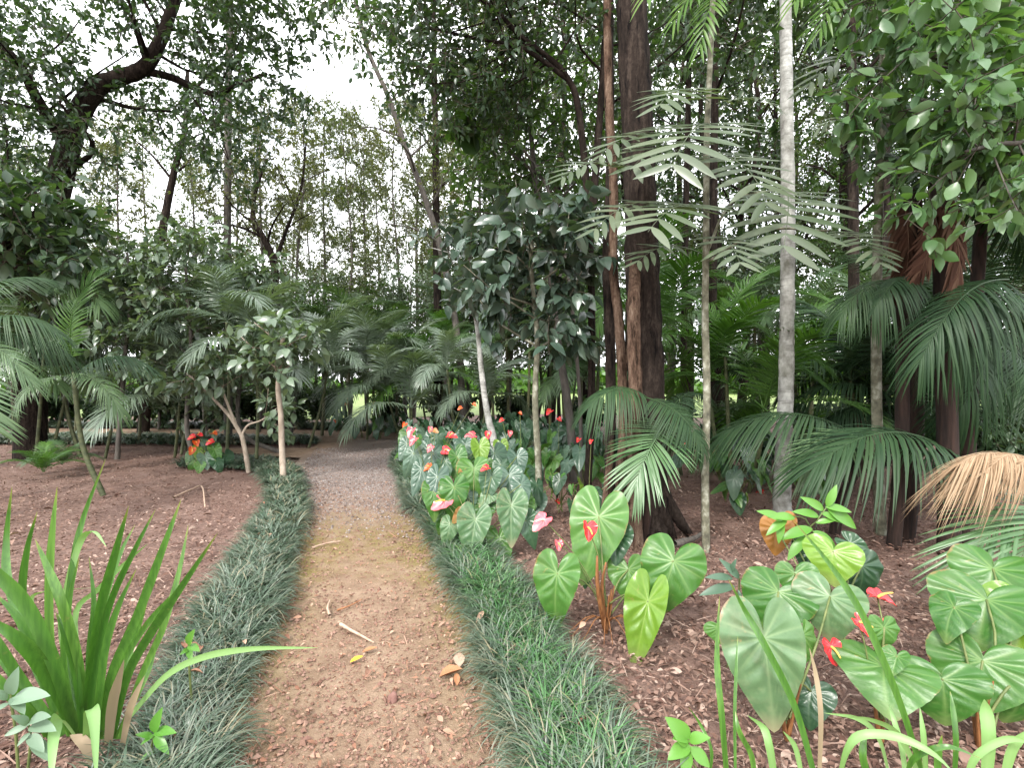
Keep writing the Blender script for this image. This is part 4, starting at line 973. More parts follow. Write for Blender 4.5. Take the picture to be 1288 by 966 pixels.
palm('palm', 'palm leaning in from the left edge with arching dark green fronds', b, [
    ('dark', at(-50, 420, 5.4), at(75, 422, 5.3), V(0, -.2, 1), .7), ('mid', at(-50, 440, 5.4), at(40, 484, 5.1), V(0, -.3, 1), .6), ('dark', at(-50, 430, 5.4), at(92, 452, 5.6), V(0, -.3, 1), .8),
    ('dark', at(-50, 400, 5.5), at(60, 352, 5.6), V(0, -.3, 1), .8), ('mid', at(-40, 450, 5.3), at(-10, 540, 4.7), V(0, -.8, 1), .9)],
    [([b, at(-60, 520, 5.4), at(-50, 430, 5.4)], .06, .045)], B['fibre'])
b = V(-5.3, 6.6, 0)
palm('palm', 'low palm with one pale frond arching down beside the left stems', b, [
    ('mid', at(92, 470, 6.6), at(152, 524, 6.3), V(0, -.2, 1), .7), ('dark', at(92, 472, 6.6), at(190, 462, 6.5), V(0, -.2, 1), .6), ('areca', at(96, 465, 6.6), at(122, 345, 6.7), V(0, -1, .1), .7), ('mid', at(90, 472, 6.6), at(20, 520, 6.2), V(0, -.3, 1), .9)],
    [([b, at(104, 560, 6.6), at(92, 470, 6.6)], .035, .025)], B['cane'])
# compound leaved tree on the slender spotted trunk
b = gp(888, 690); D = b.y
cl = [(( 976, 238, 4.75), (992, 318, 3.95), 1.2), ((800, 214, 4.4), (702, 226, 4.1), .8), ((850, 172, 4.5), (752, 200, 4.2), .85), ((880, 185, 4.5), (796, 214, 4.0), .95),
      ((846, 256, 4.4), (742, 292, 4.1), .8), ((880, 318, 4.5), (800, 332, 4.1), .7), ((890, 160, 4.5), (850, 215, 3.7), 1.1), ((890, 190, 4.5), (960, 262, 3.9), 1.15), 
      ((892, 130, 4.5), (830, 135, 3.9), .9), ((900, 130, 4.6), (985, 140, 4.3), .85), ((1045, 290, 4.5), (1105, 335, 4.0), 1.1), ((890, 300, 4.5), (935, 335, 3.8), .9), ((885, 270, 4.5), (820, 292, 3.7), 1.0)]
cl2 = [((1128, 64, 4.5), (1012, 110, 4.3), .55), ((1140, 86, 4.4), (1048, 122, 4.2), .55), ((1122, 154, 4.3), (1026, 164, 4.2), .5), ((1140, 150, 4.4), (1075, 182, 4.2), .6)]
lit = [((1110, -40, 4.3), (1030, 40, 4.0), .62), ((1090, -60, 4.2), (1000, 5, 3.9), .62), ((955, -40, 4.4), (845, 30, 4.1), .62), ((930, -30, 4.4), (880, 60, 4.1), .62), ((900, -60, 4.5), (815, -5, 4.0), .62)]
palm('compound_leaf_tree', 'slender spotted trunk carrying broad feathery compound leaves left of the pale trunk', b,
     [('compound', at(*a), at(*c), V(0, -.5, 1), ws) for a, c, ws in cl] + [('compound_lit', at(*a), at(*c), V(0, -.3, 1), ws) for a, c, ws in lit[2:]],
     [([b - V(0, 0, .03), at(887, 600, D), at(889, 500, D), at(887, 400, D), at(888, 300, D), at(889, 180, D), at(893, 80, D), at(900, -80, D)], .036, .022),
      ([at(888, 320, D), at(920, 255, D + .1), at(976, 238, 4.75)], .014, .008), ([at(888, 330, D), at(960, 290, D + .1), at(1045, 290, 4.5)], .014, .008)], B['mossy'], cat='tree')
b = V(3.55, 4.9, 0)
palm('compound_leaf_tree', 'second feathery leaved tree right of the pale trunk with bright backlit tops', b,
     [('compound', at(*a), at(*c), V(0, -.5, 1), ws) for a, c, ws in cl2] + [('compound_lit', at(*a), at(*c), V(0, -.3, 1), ws) for a, c, ws in lit[:2]],
     [([b, at(1102, 480, 4.9), at(1104, 300, 4.8), at(1110, 120, 4.6), at(1118, -60, 4.4)], .05, .03)], B['mossy'], cat='tree')

# ------------------------------------------------------------------ anthuriums
def heart_mesh(name, mat, seed, rings=12, segs=64, relief=.03, curl=.25, cup=.12, wave=.02, narrow=1.0):
    g = np.random.default_rng(seed)
    th = np.linspace(-math.pi, math.pi, segs, endpoint=False) + math.pi / segs * 0
    cd_, cr = [0, 8, 20, 35, 55, 80, 105, 130, 148, 160, 170, 180], [1, .83, .66, .535, .46, .43, .44, .48, .50, .45, .30, .05]
    r = np.interp(np.abs(np.degrees(th)), cd_, cr)
    r = np.roll(r, 1) * .2 + r * .6 + np.roll(r, -1) * .2
    s = np.linspace(0, 1, rings + 1)[1:] ** .9
    rr = s[:, None] * r[None]; x = rr * np.sin(th)[None] * narrow; y = rr * np.cos(th)[None]
    pv = np.radians([0, 38, -38, 76, -76, 112, -112, 146, -146])
    d = np.min(np.abs((th[None, :] - pv[:, None] + math.pi) % (2 * math.pi) - math.pi), axis=0)
    dist = rr * np.sin(np.minimum(d, 1.5))[None]
    vein = np.exp(-(dist / .012) ** 2) * (1 - .45 * s[:, None])
    inn = (np.abs(th) < .62)[None] & (y > .14)
    u = (y - .75 * np.abs(x)) / .23
    dl = np.abs((u % 1) - .5) * .23; dl = .115 - dl
    vein = np.maximum(vein, np.where(inn, .55 * np.exp(-(dl / .011) ** 2), 0))
    dd = np.minimum(dist, np.where(inn, dl, 9))
    z = relief * (1 - np.exp(-(dd / .085) ** 2)) * (1 - s[:, None] ** 4)
    z = z - curl * np.maximum(0, y) ** 2 - .10 * np.maximum(0, -y) + cup * x * x * 1.6 + wave * np.sin(th * 7 + seed)[None] * s[:, None] ** 3 + .06 * np.abs(x) * np.sin(seed)
    z += g.normal(0, .05) * x + (.10 + .10 * g.random()) * np.abs(x) * (1 if seed % 3 else -.6)
    z += hills(x * 1.0 + seed * 3, y, 50 + seed, 10, 3, 9) * .012 * s[:, None]
    x = x * np.where(x > 0, g.uniform(.9, 1.08), g.uniform(.9, 1.08)) + g.uniform(-.12, .12) * np.maximum(0, y) ** 2
    vv = np.concatenate([np.zeros((1, 3)), np.stack([x, y, z], -1).reshape(-1, 3)])
    k = np.arange(segs); k2 = (k + 1) % segs
    f = [np.stack([np.zeros(segs, int), 1 + k, 1 + k2], -1)]
    q = np.concatenate([np.stack([1 + a * segs + k, 1 + (a + 1) * segs + k, 1 + (a + 1) * segs + k2, 1 + a * segs + k2], -1) for a in range(rings - 1)])
    mb = MB(); w = np.concatenate([[1.0], vein.ravel()]); t = np.concatenate([[0], np.clip(y, 0, 1).ravel()])
    mb.add(vv, (f[0], q), 0, np.concatenate([[0], np.repeat(s, segs)]), t, w)
    return mb.mesh(name, [mat])
HM = {}
def heart(mat, seed, lod=0):
    key = (mat, seed % 7, lod)
    if key not in HM:
        k = seed % 7
        if mat.startswith('spathe'): HM[key] = heart_mesh('spathe', L[mat], k, 8, 40, .018, .18, .55, .04)
        else: HM[key] = heart_mesh('anthurium_leaf', L[mat], k, *((16, 110) if lod == 0 else (7, 44)), .05, .14 + .07 * k, .04 + .08 * (k % 3), .014 + .005 * k)
    return HM[key]
def spadix_mesh(nm, mat):
    mb = MB(); tube(mb, [(0, .02, .02), (0, .16, .22), (0, .36, .38), (0, .52, .46)], .06, .035, 10, 12, bumpy=.25, rfun=lambda t: .06 * (1 - .5 * t)); return mb.mesh(nm, [mat])
SPX = [spadix_mesh('spadix', B['spadix']), spadix_mesh('spadix', B['spadix_pale'])]
LEAFLAB = {'anth_pale': 'pale whitish green leaf', 'anth_yellow': 'yellow green leaf', 'anth_brown': 'orange brown withered leaf'}
FLAB = {'spathe_pink': 'pink red flower', 'spathe_orange': 'orange red flower', 'spathe_old': 'faded greenish orange flower'}
class Anth:
    def __init__(s, label, base, group=None):
        s.b = Vector(base); s.root = thing('anthurium', label, 'flowering plant', s.b, group); s.st = MB(); s.k = 0; s.up = s.b + V(0, 0, .10)
    def stalk(s, p, r=.005, out=None, mat=0):
        a = s.up + V(R.uniform(-.03, .03), R.uniform(-.03, .03), R.uniform(-.06, .04)); m = (a + p) / 2 + V(0, 0, .06) + (p - a).cross(UP) * R.uniform(-.12, .12)
        if out is not None: m = m - out * .05
        tube(s.st, [a, m, p], r * 1.2, r, 6, 9, mat=mat)
    def leaf(s, p, t, n, ws=1.0, mat='anth', lod=0, seed=None):
        o = place('leaf', heart(mat, s.k * 3 + len(s.root['label']) if seed is None else seed, lod), s.root, p, t, n, ws)
        if mat in LEAFLAB: o['label'] = LEAFLAB[mat]
        s.k += 1; s.stalk(Vector(p), .0045); return o
    def px(s, ax, ay, tx, ty, wpx, dY=0.0, mat='anth', tilt=.45, nup=.8, nside=0.0):
        """leaf whose stalk joins at photo pixel (ax, ay) and whose tip is at (tx, ty); width in photo pixels"""
        Yd = s.b.y + dY; Lp = math.hypot(tx - ax, ty - ay); Lw = Lp / F * Yd
        a = at(ax, ay, Yd); t = at(tx, ty, Yd - tilt * Lw)
        cam_ = (V(0, 0, H) - a).normalized()
        n = cam_ * .9 + UP * nup + V(nside, 0, 0)
        true = (t - a).length
        return s.leaf(a, t, n, wpx / F * Yd / (.86 * true), mat)
    def flower(s, c, size, tipdir, n, mat='spathe', pale=False):
        tipdir = Vector(tipdir).normalized(); a = Vector(c) - tipdir * size * .25
        o = place('flower', heart(mat, s.k), s.root, a, a + tipdir * size * .72, n, 1.25)
        if mat in FLAB: o['label'] = FLAB[mat]
        sp_ = link('spadix', SPX[1 if pale else 0], o); s.k += 1
        s.stalk(a, .003); return o
    def fpx(s, px, py, wpx, tip=(-.3, -.6), dY=0.0, mat='spathe', n=None, pale=False):
        Yd = s.b.y + dY; c = at(px, py, Yd); cam_ = (V(0, 0, H) - c).normalized()
        return s.flower(c, wpx / F * Yd, V(tip[0], -.35, tip[1]), cam_ * R.uniform(.5, 1) + UP * R.uniform(.4, 1.3) + V(R.uniform(-.6, .6), 0, 0) if n is None else n, mat, pale)
    def end(s, sheath=True):
        if sheath:
            for i in range(4):
                a = R.random() * 6.28; tube(s.st, [s.b + V(0, 0, -.02), s.b + V(math.cos(a) * .02, math.sin(a) * .02, .08), s.b + V(math.cos(a) * .05, math.sin(a) * .05, .2 + .08 * R.random())], .012, .003, 6, 6, mat=1)
        s.st.build('stalk', [B['stalk'], B['sheath']], s.root, origin=s.b)

# plants hand matched to the photograph
p = Anth('anthurium with two red flowers and large leaves beside the right grass border', gp(762, 792))
p.px(753, 650, 736, 742, 80, .18, 'anth', .3); p.px(790, 717, 795, 768, 50, .12, 'anth'); p.px(847, 706, 828, 782, 82, -.05, 'anth', .4, .8, .2)
p.px(815, 757, 795, 850, 52, -.25, 'anth_yellow', .3); p.px(701, 722, 690, 794, 60, -.1, 'anth', .3); p.px(776, 673, 772, 712, 38, .2, 'anth_dark'); p.px(742, 705, 735, 740, 30, .3, 'anth_dark')
p.fpx(679, 659, 30, (-.6, -.5), 0, 'spathe_pink', pale=True); p.fpx(740, 670, 27, (0, -.8), -.1, 'spathe'); p.fpx(703, 687, 15, (.1, -.9), 0, 'spathe_pink')
tube(p.st, [p.up - V(0, 0, .1), at(752, 740, 2.9), at(751, 700, 2.9)], .02, .006, 7, 8, mat=1)
tube(p.st, [p.up - V(0, 0, .1), at(757, 740, 2.95), at(762, 708, 2.95)], .016, .005, 7, 8, mat=1)
for i in range(9):
    a = R.uniform(-2.6, -.4); tube(p.st, [p.up - V(0, 0, .06), p.up + V(math.cos(a) * .12, math.sin(a) * .08, .0), p.b + V(math.cos(a) * .3, math.sin(a) * .2, .01)], .005, .002, 5, 6, mat=1)
p.end()
p = Anth('dense anthurium spilling over the grass border with a pink flower and yellow spadix', gp(598, 694))
for a in [(571, 613, 574, 652, 40, 0, 'anth'), (598, 654, 590, 706, 44, -.15, 'anth_pale'), (628, 678, 633, 724, 36, -.1, 'anth'), (643, 636, 641, 690, 40, -.05, 'anth_pale'), (596, 590, 600, 628, 42, .2, 'anth'),
          (550, 600, 539, 640, 30, .05, 'anth_grey'), (616, 622, 600, 634, 22, .1, 'anth_pale'), (560, 640, 553, 672, 26, .05, 'anth'), (640, 598, 643, 628, 38, .3, 'anth_grey'), (660, 632, 668, 655, 26, .25, 'anth'), (575, 575, 580, 600, 24, .35, 'anth'), (610, 640, 600, 672, 30, .1, 'anth'), (655, 610, 664, 640, 28, .2, 'anth_grey'), (586, 625, 580, 655, 30, .12, 'anth_dark'),
          (566, 660, 560, 690, 26, -.1, 'anth_pale'), (618, 600, 612, 632, 30, .15, 'anth_dark'), (662, 655, 672, 690, 30, -.05, 'anth_dark'), (650, 575, 655, 600, 26, .5, 'anth_grey'), (545, 618, 548, 655, 28, 0, 'anth'), (630, 585, 628, 606, 24, .5, 'anth_dark')]: p.px(*a)
p.fpx(553, 634, 30, (-.9, -.6), -.05, 'spathe_pink'); p.fpx(576, 651, 24, (-.4, -.6), -.1, 'spathe_old'); p.fpx(609, 590, 14, (-.8, -.2), .1, 'spathe'); p.fpx(578, 592, 8, (0, 1), .15, 'spathe_old')
p.end()
p = Anth('anthurium with several red and pale pink flowers over dark leaves at the border edge', gp(548, 650))
for a in [(530, 590, 520, 625, 26, 0, 'anth_grey'), (545, 570, 540, 600, 26, .1, 'anth_grey'), (520, 570, 508, 600, 24, .1, 'anth_grey'), (572, 572, 574, 604, 32, .2, 'anth'), (560, 580, 560, 610, 22, .1, 'anth_dark'), (603, 562, 606, 590, 24, .3, 'anth_yellow'), (585, 560, 590, 585, 22, .5, 'anth_grey'), (512, 558, 503, 580, 22, .2, 'anth_grey')]: p.px(*a)
p.fpx(516, 545, 16, (-.3, -.6), .1, 'spathe_pink', pale=True); p.fpx(519, 556, 15, (-.5, -.6), 0, 'spathe_pink', pale=True); p.fpx(540, 565, 12, (-.6, -.6), 0, 'spathe_pink'); p.fpx(538, 589, 14, (-.7, -.3), 0, 'spathe_orange')
p.fpx(569, 549, 16, (.9, -.1), .2, 'spathe'); p.fpx(563, 567, 16, (.9, -.1), .1, 'spathe'); p.fpx(541, 541, 9, (0, -.8), .2, 'spathe_pink'); p.fpx(548, 543, 10, (.6, -.2), .2, 'spathe_old')
p.end()
p = Anth('pink flowered anthurium at the foot of the lichen spotted trunk', gp(612, 632))
for a in [(600, 568, 598, 602, 32, 0, 'anth'), (622, 570, 628, 604, 32, .1, 'anth_grey'), (585, 572, 580, 595, 22, .2, 'anth_dark'), (635, 578, 642, 600, 24, .2, 'anth_dark'), (630, 560, 633, 580, 20, .4, 'anth_yellow'), (610, 585, 612, 605, 22, -.1, 'anth')]: p.px(*a)
p.fpx(591, 548, 16, (-.8, -.1), .1, 'spathe_pink', pale=True); p.fpx(614, 548, 12, (0, -.8), .1, 'spathe'); p.fpx(641, 546, 9, (0, -.6), .3, 'spathe_pink', pale=True)
p.end()
p = Anth('front anthurium with a long drooping leaf whose tip is scorched brown', gp(990, 925))
p.px(979, 745, 958, 800, 92, .25, 'anth', .3); p.px(961, 803, 978, 936, 98, -.05, 'anth_pale', .25, .7, -.1); p.px(1044, 751, 1030, 806, 86, .15, 'anth_pale', .2); p.px(1000, 722, 1005, 760, 50, .4, 'anth', .4)
p.px(1010, 800, 1018, 850, 36, .1, 'anth', .3, .8, .8); p.px(905, 790, 912, 812, 44, .25, 'anth', .3, .8, -.5); p.px(1020, 870, 1010, 915, 56, .05, 'anth_dark', .4)
p.end()
p = Anth('anthurium with a yellow green leaf and a dark leaf behind the front plant', gp(1055, 830))
p.px(1048, 694, 1040, 735, 66, 0, 'anth_yellow', .3); p.px(1084, 712, 1092, 765, 52, .1, 'anth_dark', .3, .8, .4); p.px(1070, 684, 1108, 712, 28, .2, 'anth_dark', .5); p.px(1020, 690, 1010, 720, 44, .25, 'anth_dark')
p.px(976, 664, 972, 700, 40, .35, 'anth_brown', .2); p.px(985, 655, 990, 682, 34, .4, 'anth_brown', .1)
p.end()
p = Anth('anthurium with a folded shiny leaf among three red flowers at lower right', gp(1108, 935))
p.px(1112, 838, 1106, 892, 110, 0, 'anth', .7, 1.2); p.px(1112, 790, 1118, 828, 40, .05, 'anth', .3, .6, .5); p.px(1128, 826, 1122, 850, 30, -.05, 'anth', .5)
p.fpx(1048, 823, 34, (0, -.7), .1, 'spathe'); p.fpx(1087, 789, 30, (.5, -.6), .05, 'spathe'); p.fpx(1114, 755, 36, (.9, -.25), .2, 'spathe', n=V(.2, -.15, 1)); p.fpx(1120, 782, 14, (.8, .2), .1, 'spathe')
p.end()
p = Anth('tall bright green anthurium at the lower right edge', gp(1232, 940))
p.px(1241, 755, 1230, 818, 112, .2, 'anth', .4); p.px(1249, 716, 1236, 774, 90, .35, 'anth', .4); p.px(1283, 767, 1276, 838, 84, .2, 'anth_yellow', .3); p.px(1185, 855, 1196, 918, 104, -.05, 'anth', .35); p.px(1236, 832, 1230, 908, 124, .05, 'anth', .3)
p.px(1200, 764, 1178, 800, 50, .15, 'anth', .3, .8, -.8); p.px(1285, 860, 1290, 920, 90, 0, 'anth', .3, .8, .4); p.px(1215, 790, 1205, 830, 60, .3, 'anth_dark', .3)
p.end()
p = Anth('red and orange flowered anthurium alone in the left bed', gp(262, 590))
for a in [(245, 580, 238, 592, 18, .1, 'anth'), (258, 575, 262, 590, 18, -.1, 'anth_grey'), (270, 565, 276, 582, 16, 0, 'anth'), (250, 565, 246, 578, 16, .1, 'anth_yellow'), (262, 556, 260, 568, 18, .1, 'anth_dark'), (284, 572, 294, 585, 20, .1, 'anth_dark'), (240, 572, 232, 584, 12, .1, 'anth_pale'), (272, 580, 280, 592, 18, -.1, 'anth_dark'), (252, 585, 250, 596, 14, -.2, 'anth')]: p.px(*a)
p.fpx(240, 551, 11, (-.7, -.3), 0, 'spathe'); p.fpx(251, 547, 12, (.8, -.1), 0, 'spathe'); p.fpx(270, 545, 11, (.8, -.1), .1, 'spathe_orange'); p.fpx(247, 558, 11, (.3, -.5), 0, 'spathe_orange'); p.fpx(263, 557, 12, (-.6, -.4), 0, 'spathe'); p.fpx(241, 568, 12, (0, -.7), -.1, 'spathe_orange')
p.end()

# the rest of the bed
auto = []
def autop(px, py, label, seed, sc=1.0, mats=('anth_grey', 'anth_dark', 'anth_grey'), n=8, group=None, dead=0):
    rng = random.Random(seed); b = gp(px, py); p = Anth(label, b, group)
    for i in range(n):
        az = i * 2.4 + rng.uniform(-.4, .4)
        if math.sin(az) > .55 and rng.random() < .5: az = -az
        h = (.22 + .38 * rng.random()) * sc; rr = (.10 + .16 * rng.random()) * sc
        a = b + V(math.cos(az) * rr, math.sin(az) * rr, h); d = V(math.cos(az), math.sin(az), 0)
        l = rng.uniform(.21, .33) * sc
        t = a + d * l * rng.uniform(.2, .7) + V(rng.uniform(-.35, .35) * l, rng.uniform(-.3, .2) * l, -l * rng.uniform(.4, 1.0))
        p.leaf(a, t, d * .7 + UP * rng.uniform(.6, 1.2) + V(rng.uniform(-.5, .5), rng.uniform(-.6, .1), 0), rng.uniform(.7, 1.15), mats[i % len(mats)] if i >= dead else 'anth_yellow', 1)
    auto.append(p); return p
spots = [(545, 612, 'anthurium third along the right border from the bend'), (528, 592, 'small anthurium second along the right border from the bend'), (518, 577, 'anthurium nearest the bend on the right border'),
         (660, 606, 'anthurium between the lichen trunk and the slim mossy trunk'), (655, 640, 'grey leaved anthurium left of the slim mossy trunk base'), (703, 612, 'anthurium right of the slim mossy trunk with broad grey leaves'),
         (735, 622, 'anthurium with red flowers left of the dark trunk cluster'), (705, 650, 'low anthurium on open litter right of the slim mossy trunk'), (742, 660, 'anthurium at the stump before the dark trunk cluster'),
         (690, 590, 'orange flowered anthurium deep behind the slim mossy trunk'), (672, 650, 'yellowing anthurium at the very foot of the slim mossy trunk'),
         (925, 648, 'anthurium left of the pale trunk with a yellow leaf'), (945, 618, 'red budded anthurium beside the pale trunk'), (905, 612, 'dark anthurium behind the slender spotted trunk'), (1025, 628, 'shaded anthurium right of the pale trunk'),
         (945, 585, 'anthurium deep in the shade left of the pale trunk'), (455, 553, 'anthurium with pale leaves on the far border left of the bend'), (478, 555, 'far orange flowered anthurium right of the pale leaved one')]
for i, (x, y, lab) in enumerate(spots):
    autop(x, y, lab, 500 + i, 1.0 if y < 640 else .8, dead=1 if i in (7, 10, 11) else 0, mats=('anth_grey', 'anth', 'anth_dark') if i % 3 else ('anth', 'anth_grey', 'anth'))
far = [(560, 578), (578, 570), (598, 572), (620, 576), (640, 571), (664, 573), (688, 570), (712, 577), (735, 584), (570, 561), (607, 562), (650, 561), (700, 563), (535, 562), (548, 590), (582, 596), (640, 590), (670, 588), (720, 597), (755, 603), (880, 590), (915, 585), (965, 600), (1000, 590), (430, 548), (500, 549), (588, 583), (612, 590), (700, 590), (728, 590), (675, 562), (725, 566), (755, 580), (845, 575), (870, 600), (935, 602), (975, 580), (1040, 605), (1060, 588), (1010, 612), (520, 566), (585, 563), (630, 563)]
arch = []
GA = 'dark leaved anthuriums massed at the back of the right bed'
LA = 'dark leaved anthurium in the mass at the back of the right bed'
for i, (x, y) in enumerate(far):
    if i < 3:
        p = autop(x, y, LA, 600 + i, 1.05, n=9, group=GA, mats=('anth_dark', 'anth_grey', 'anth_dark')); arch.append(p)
    else:
        if i == 3:
            for q in arch: q.end(False); q.done = True
        b = gp(x, y); r = dup(arch[i % 3].root, b, R.uniform(-.7, .7), R.uniform(.9, 1.25))
fl = [(630, 529, 8, 'spathe'), (690, 519, 12, 'spathe'), (704, 528, 8, 'spathe'), (578, 514, 8, 'spathe_orange'), (597, 509, 7, 'spathe_orange'), (508, 535, 9, 'spathe_orange'), (727, 554, 9, 'spathe'), (743, 556, 8, 'spathe'), 
      (434, 509, 7, 'spathe_orange'), (470, 508, 7, 'spathe_orange'), (422, 530, 6, 'spathe_orange'), (933, 544, 9, 'spathe_orange'), (958, 624, 15, 'spathe'), (702, 632, 9, 'spathe'), (862, 560, 6, 'spathe'), (655, 520, 6, 'spathe_orange')]
live = [p for p in auto if not hasattr(p, 'done')]
for x, y, wpx, m in fl:
    # nearest living plant whose ground point lies plausibly below the flower
    best = min(live, key=lambda p: abs((p.b.x / p.b.y * F + CX) - x) + .6 * abs((H - (y - CY) / F * p.b.y) - .65) * 60)
    best.fpx(x, y, wpx * .95, (R.uniform(-.8, .8), -.4), 0, m)
for p in live: p.end(False)

# ------------------------------------------------------------------ strap leaved lilies, seedlings
def lily(label, base, blades, name='lily_plant'):
    root = thing(name, label, 'plant', base)
    for i, (pts, wpx, mat) in enumerate(blades):
        P = [at(*q) for q in pts]; Yd = sum(q.y for q in P) / len(P)
        mb = MB(); d = (P[-1] - P[0]); mid = P[len(P) // 2]
        cam_ = (mid - V(0, 0, H)).normalized(); side = d.cross(cam_) + V(0, R.uniform(-.35, .35), 0) * d.length
        ribbon(mb, P, wpx / F * Yd * .34, side=side, fold=.3, n=22, rnd=R.random())
        o = mb.build('leaf', L[mat], root, origin=base)
        if mat == 'strap_pale': o['label'] = 'pale light green strap leaf'
        if mat == 'strap_brown': o['label'] = 'brown dried leaf sheath'
    return root
b = V(-1.62, 1.95, 0)
S, Pp, Bw = 'strap', 'strap_pale', 'strap_brown'
lily('strap leaved lily clump with upright blades at the lower left corner', b, [
    ([(100, 925, 1.95), (112, 860, 1.9), (125, 770, 1.85), (146, 690, 1.8), (162, 636, 1.78)], 15, S),
    ([(125, 930, 1.9), (140, 850, 1.85), (175, 770, 1.8), (205, 690, 1.78), (228, 628, 1.8)], 15, S),
    ([(140, 930, 1.9), (160, 850, 1.85), (190, 795, 1.8), (230, 735, 1.75), (274, 670, 1.75)], 16, S),
    ([(150, 930, 1.85), (178, 850, 1.85), (205, 790, 1.85), (225, 720, 1.9), (237, 660, 1.95)], 11, S),
    ([(100, 920, 1.95), (60, 850, 1.85), (25, 805, 1.75), (-30, 770, 1.7)], 24, S),
    ([(95, 925, 1.95), (70, 840, 1.85), (35, 765, 1.8), (-5, 720, 1.75), (-40, 690, 1.72)], 22, S),
    ([(80, 925, 2.0), (45, 830, 2.0), (12, 740, 2.05), (8, 680, 2.1), (15, 612, 2.1)], 13, S),
    ([(88, 925, 2.0), (66, 830, 2.0), (62, 740, 2.0), (66, 670, 2.0), (72, 612, 2.0)], 13, S),
    ([(100, 920, 2.05), (84, 800, 2.1), (92, 710, 2.15), (105, 650, 2.2), (133, 577, 2.25)], 11, S),
    ([(85, 920, 2.05), (40, 830, 2.1), (28, 750, 2.1), (34, 690, 2.1), (47, 643, 2.1)], 12, S),
    ([(110, 920, 1.95), (98, 830, 1.9), (78, 760, 1.85), (60, 715, 1.85), (44, 678, 1.85)], 15, S),
    ([(104, 915, 2.1), (78, 800, 2.15), (86, 735, 2.15), (102, 680, 2.15), (118, 668, 2.1), (134, 688, 2.05)], 11, Pp),
    ([(115, 915, 2.1), (94, 780, 2.2), (125, 740, 2.25), (160, 706, 2.3), (186, 684, 2.3)], 9, Pp),
    ([(110, 920, 2.1), (60, 800, 2.2), (40, 752, 2.2), (80, 742, 2.2), (150, 738, 2.2)], 6, Pp),
    ([(165, 900, 1.9), (210, 850, 1.85), (258, 826, 1.8), (320, 816, 1.75), (400, 815, 1.7)], 12, Pp),
    ([(110, 935, 1.85), (114, 895, 1.75), (118, 905, 1.68), (121, 985, 1.6)], 20, Pp),
    ([(95, 930, 1.85), (74, 905, 1.75), (68, 920, 1.65), (64, 990, 1.55)], 22, Pp),
    ([(60, 925, 1.95), (30, 870, 1.9), (5, 830, 1.9), (-30, 800, 1.9)], 16, S), ([(70, 930, 1.95), (30, 890, 1.85), (-10, 850, 1.8), (-40, 830, 1.8)], 18, S),
    ([(118, 925, 2.0), (120, 840, 2.0), (128, 770, 2.05), (150, 700, 2.1), (170, 660, 2.15)], 10, S), ([(130, 930, 1.95), (150, 860, 1.95), (170, 800, 2.0), (185, 760, 2.0)], 13, S),
    ([(112, 925, 1.9), (118, 850, 1.88), (138, 760, 1.86), (170, 690, 1.86), (196, 640, 1.9)], 11, S), ([(128, 930, 1.92), (148, 850, 1.9), (182, 790, 1.9), (222, 745, 1.88), (250, 710, 1.88)], 11, S),
    ([(90, 925, 1.98), (56, 840, 1.95), (24, 780, 1.92), (-8, 745, 1.9)], 13, S), ([(96, 925, 2.0), (80, 830, 2.0), (86, 760, 2.02), (100, 700, 2.05)], 9, S), ([(78, 925, 1.9), (30, 860, 1.85), (-10, 800, 1.8), (-40, 770, 1.8)], 15, S),
    ([(120, 930, 1.88), (126, 870, 1.84), (134, 810, 1.82), (150, 760, 1.82), (172, 715, 1.84)], 12, S), ([(104, 925, 1.92), (96, 850, 1.9), (82, 800, 1.88), (70, 770, 1.88)], 12, S), ([(108, 925, 2.05), (112, 820, 2.08), (118, 760, 2.1), (112, 700, 2.12)], 9, S),
    ([(136, 935, 1.85), (142, 880, 1.82), (156, 830, 1.8)], 17, Bw), ([(155, 935, 1.85), (165, 890, 1.82), (182, 850, 1.8)], 13, Bw), ([(120, 965, 1.8), (105, 935, 1.8), (88, 925, 1.82)], 18, Bw), ([(145, 930, 1.9), (170, 880, 1.9), (188, 840, 1.95), (200, 800, 2.0)], 9, S)])
b = V(1.42, 1.72, 0)
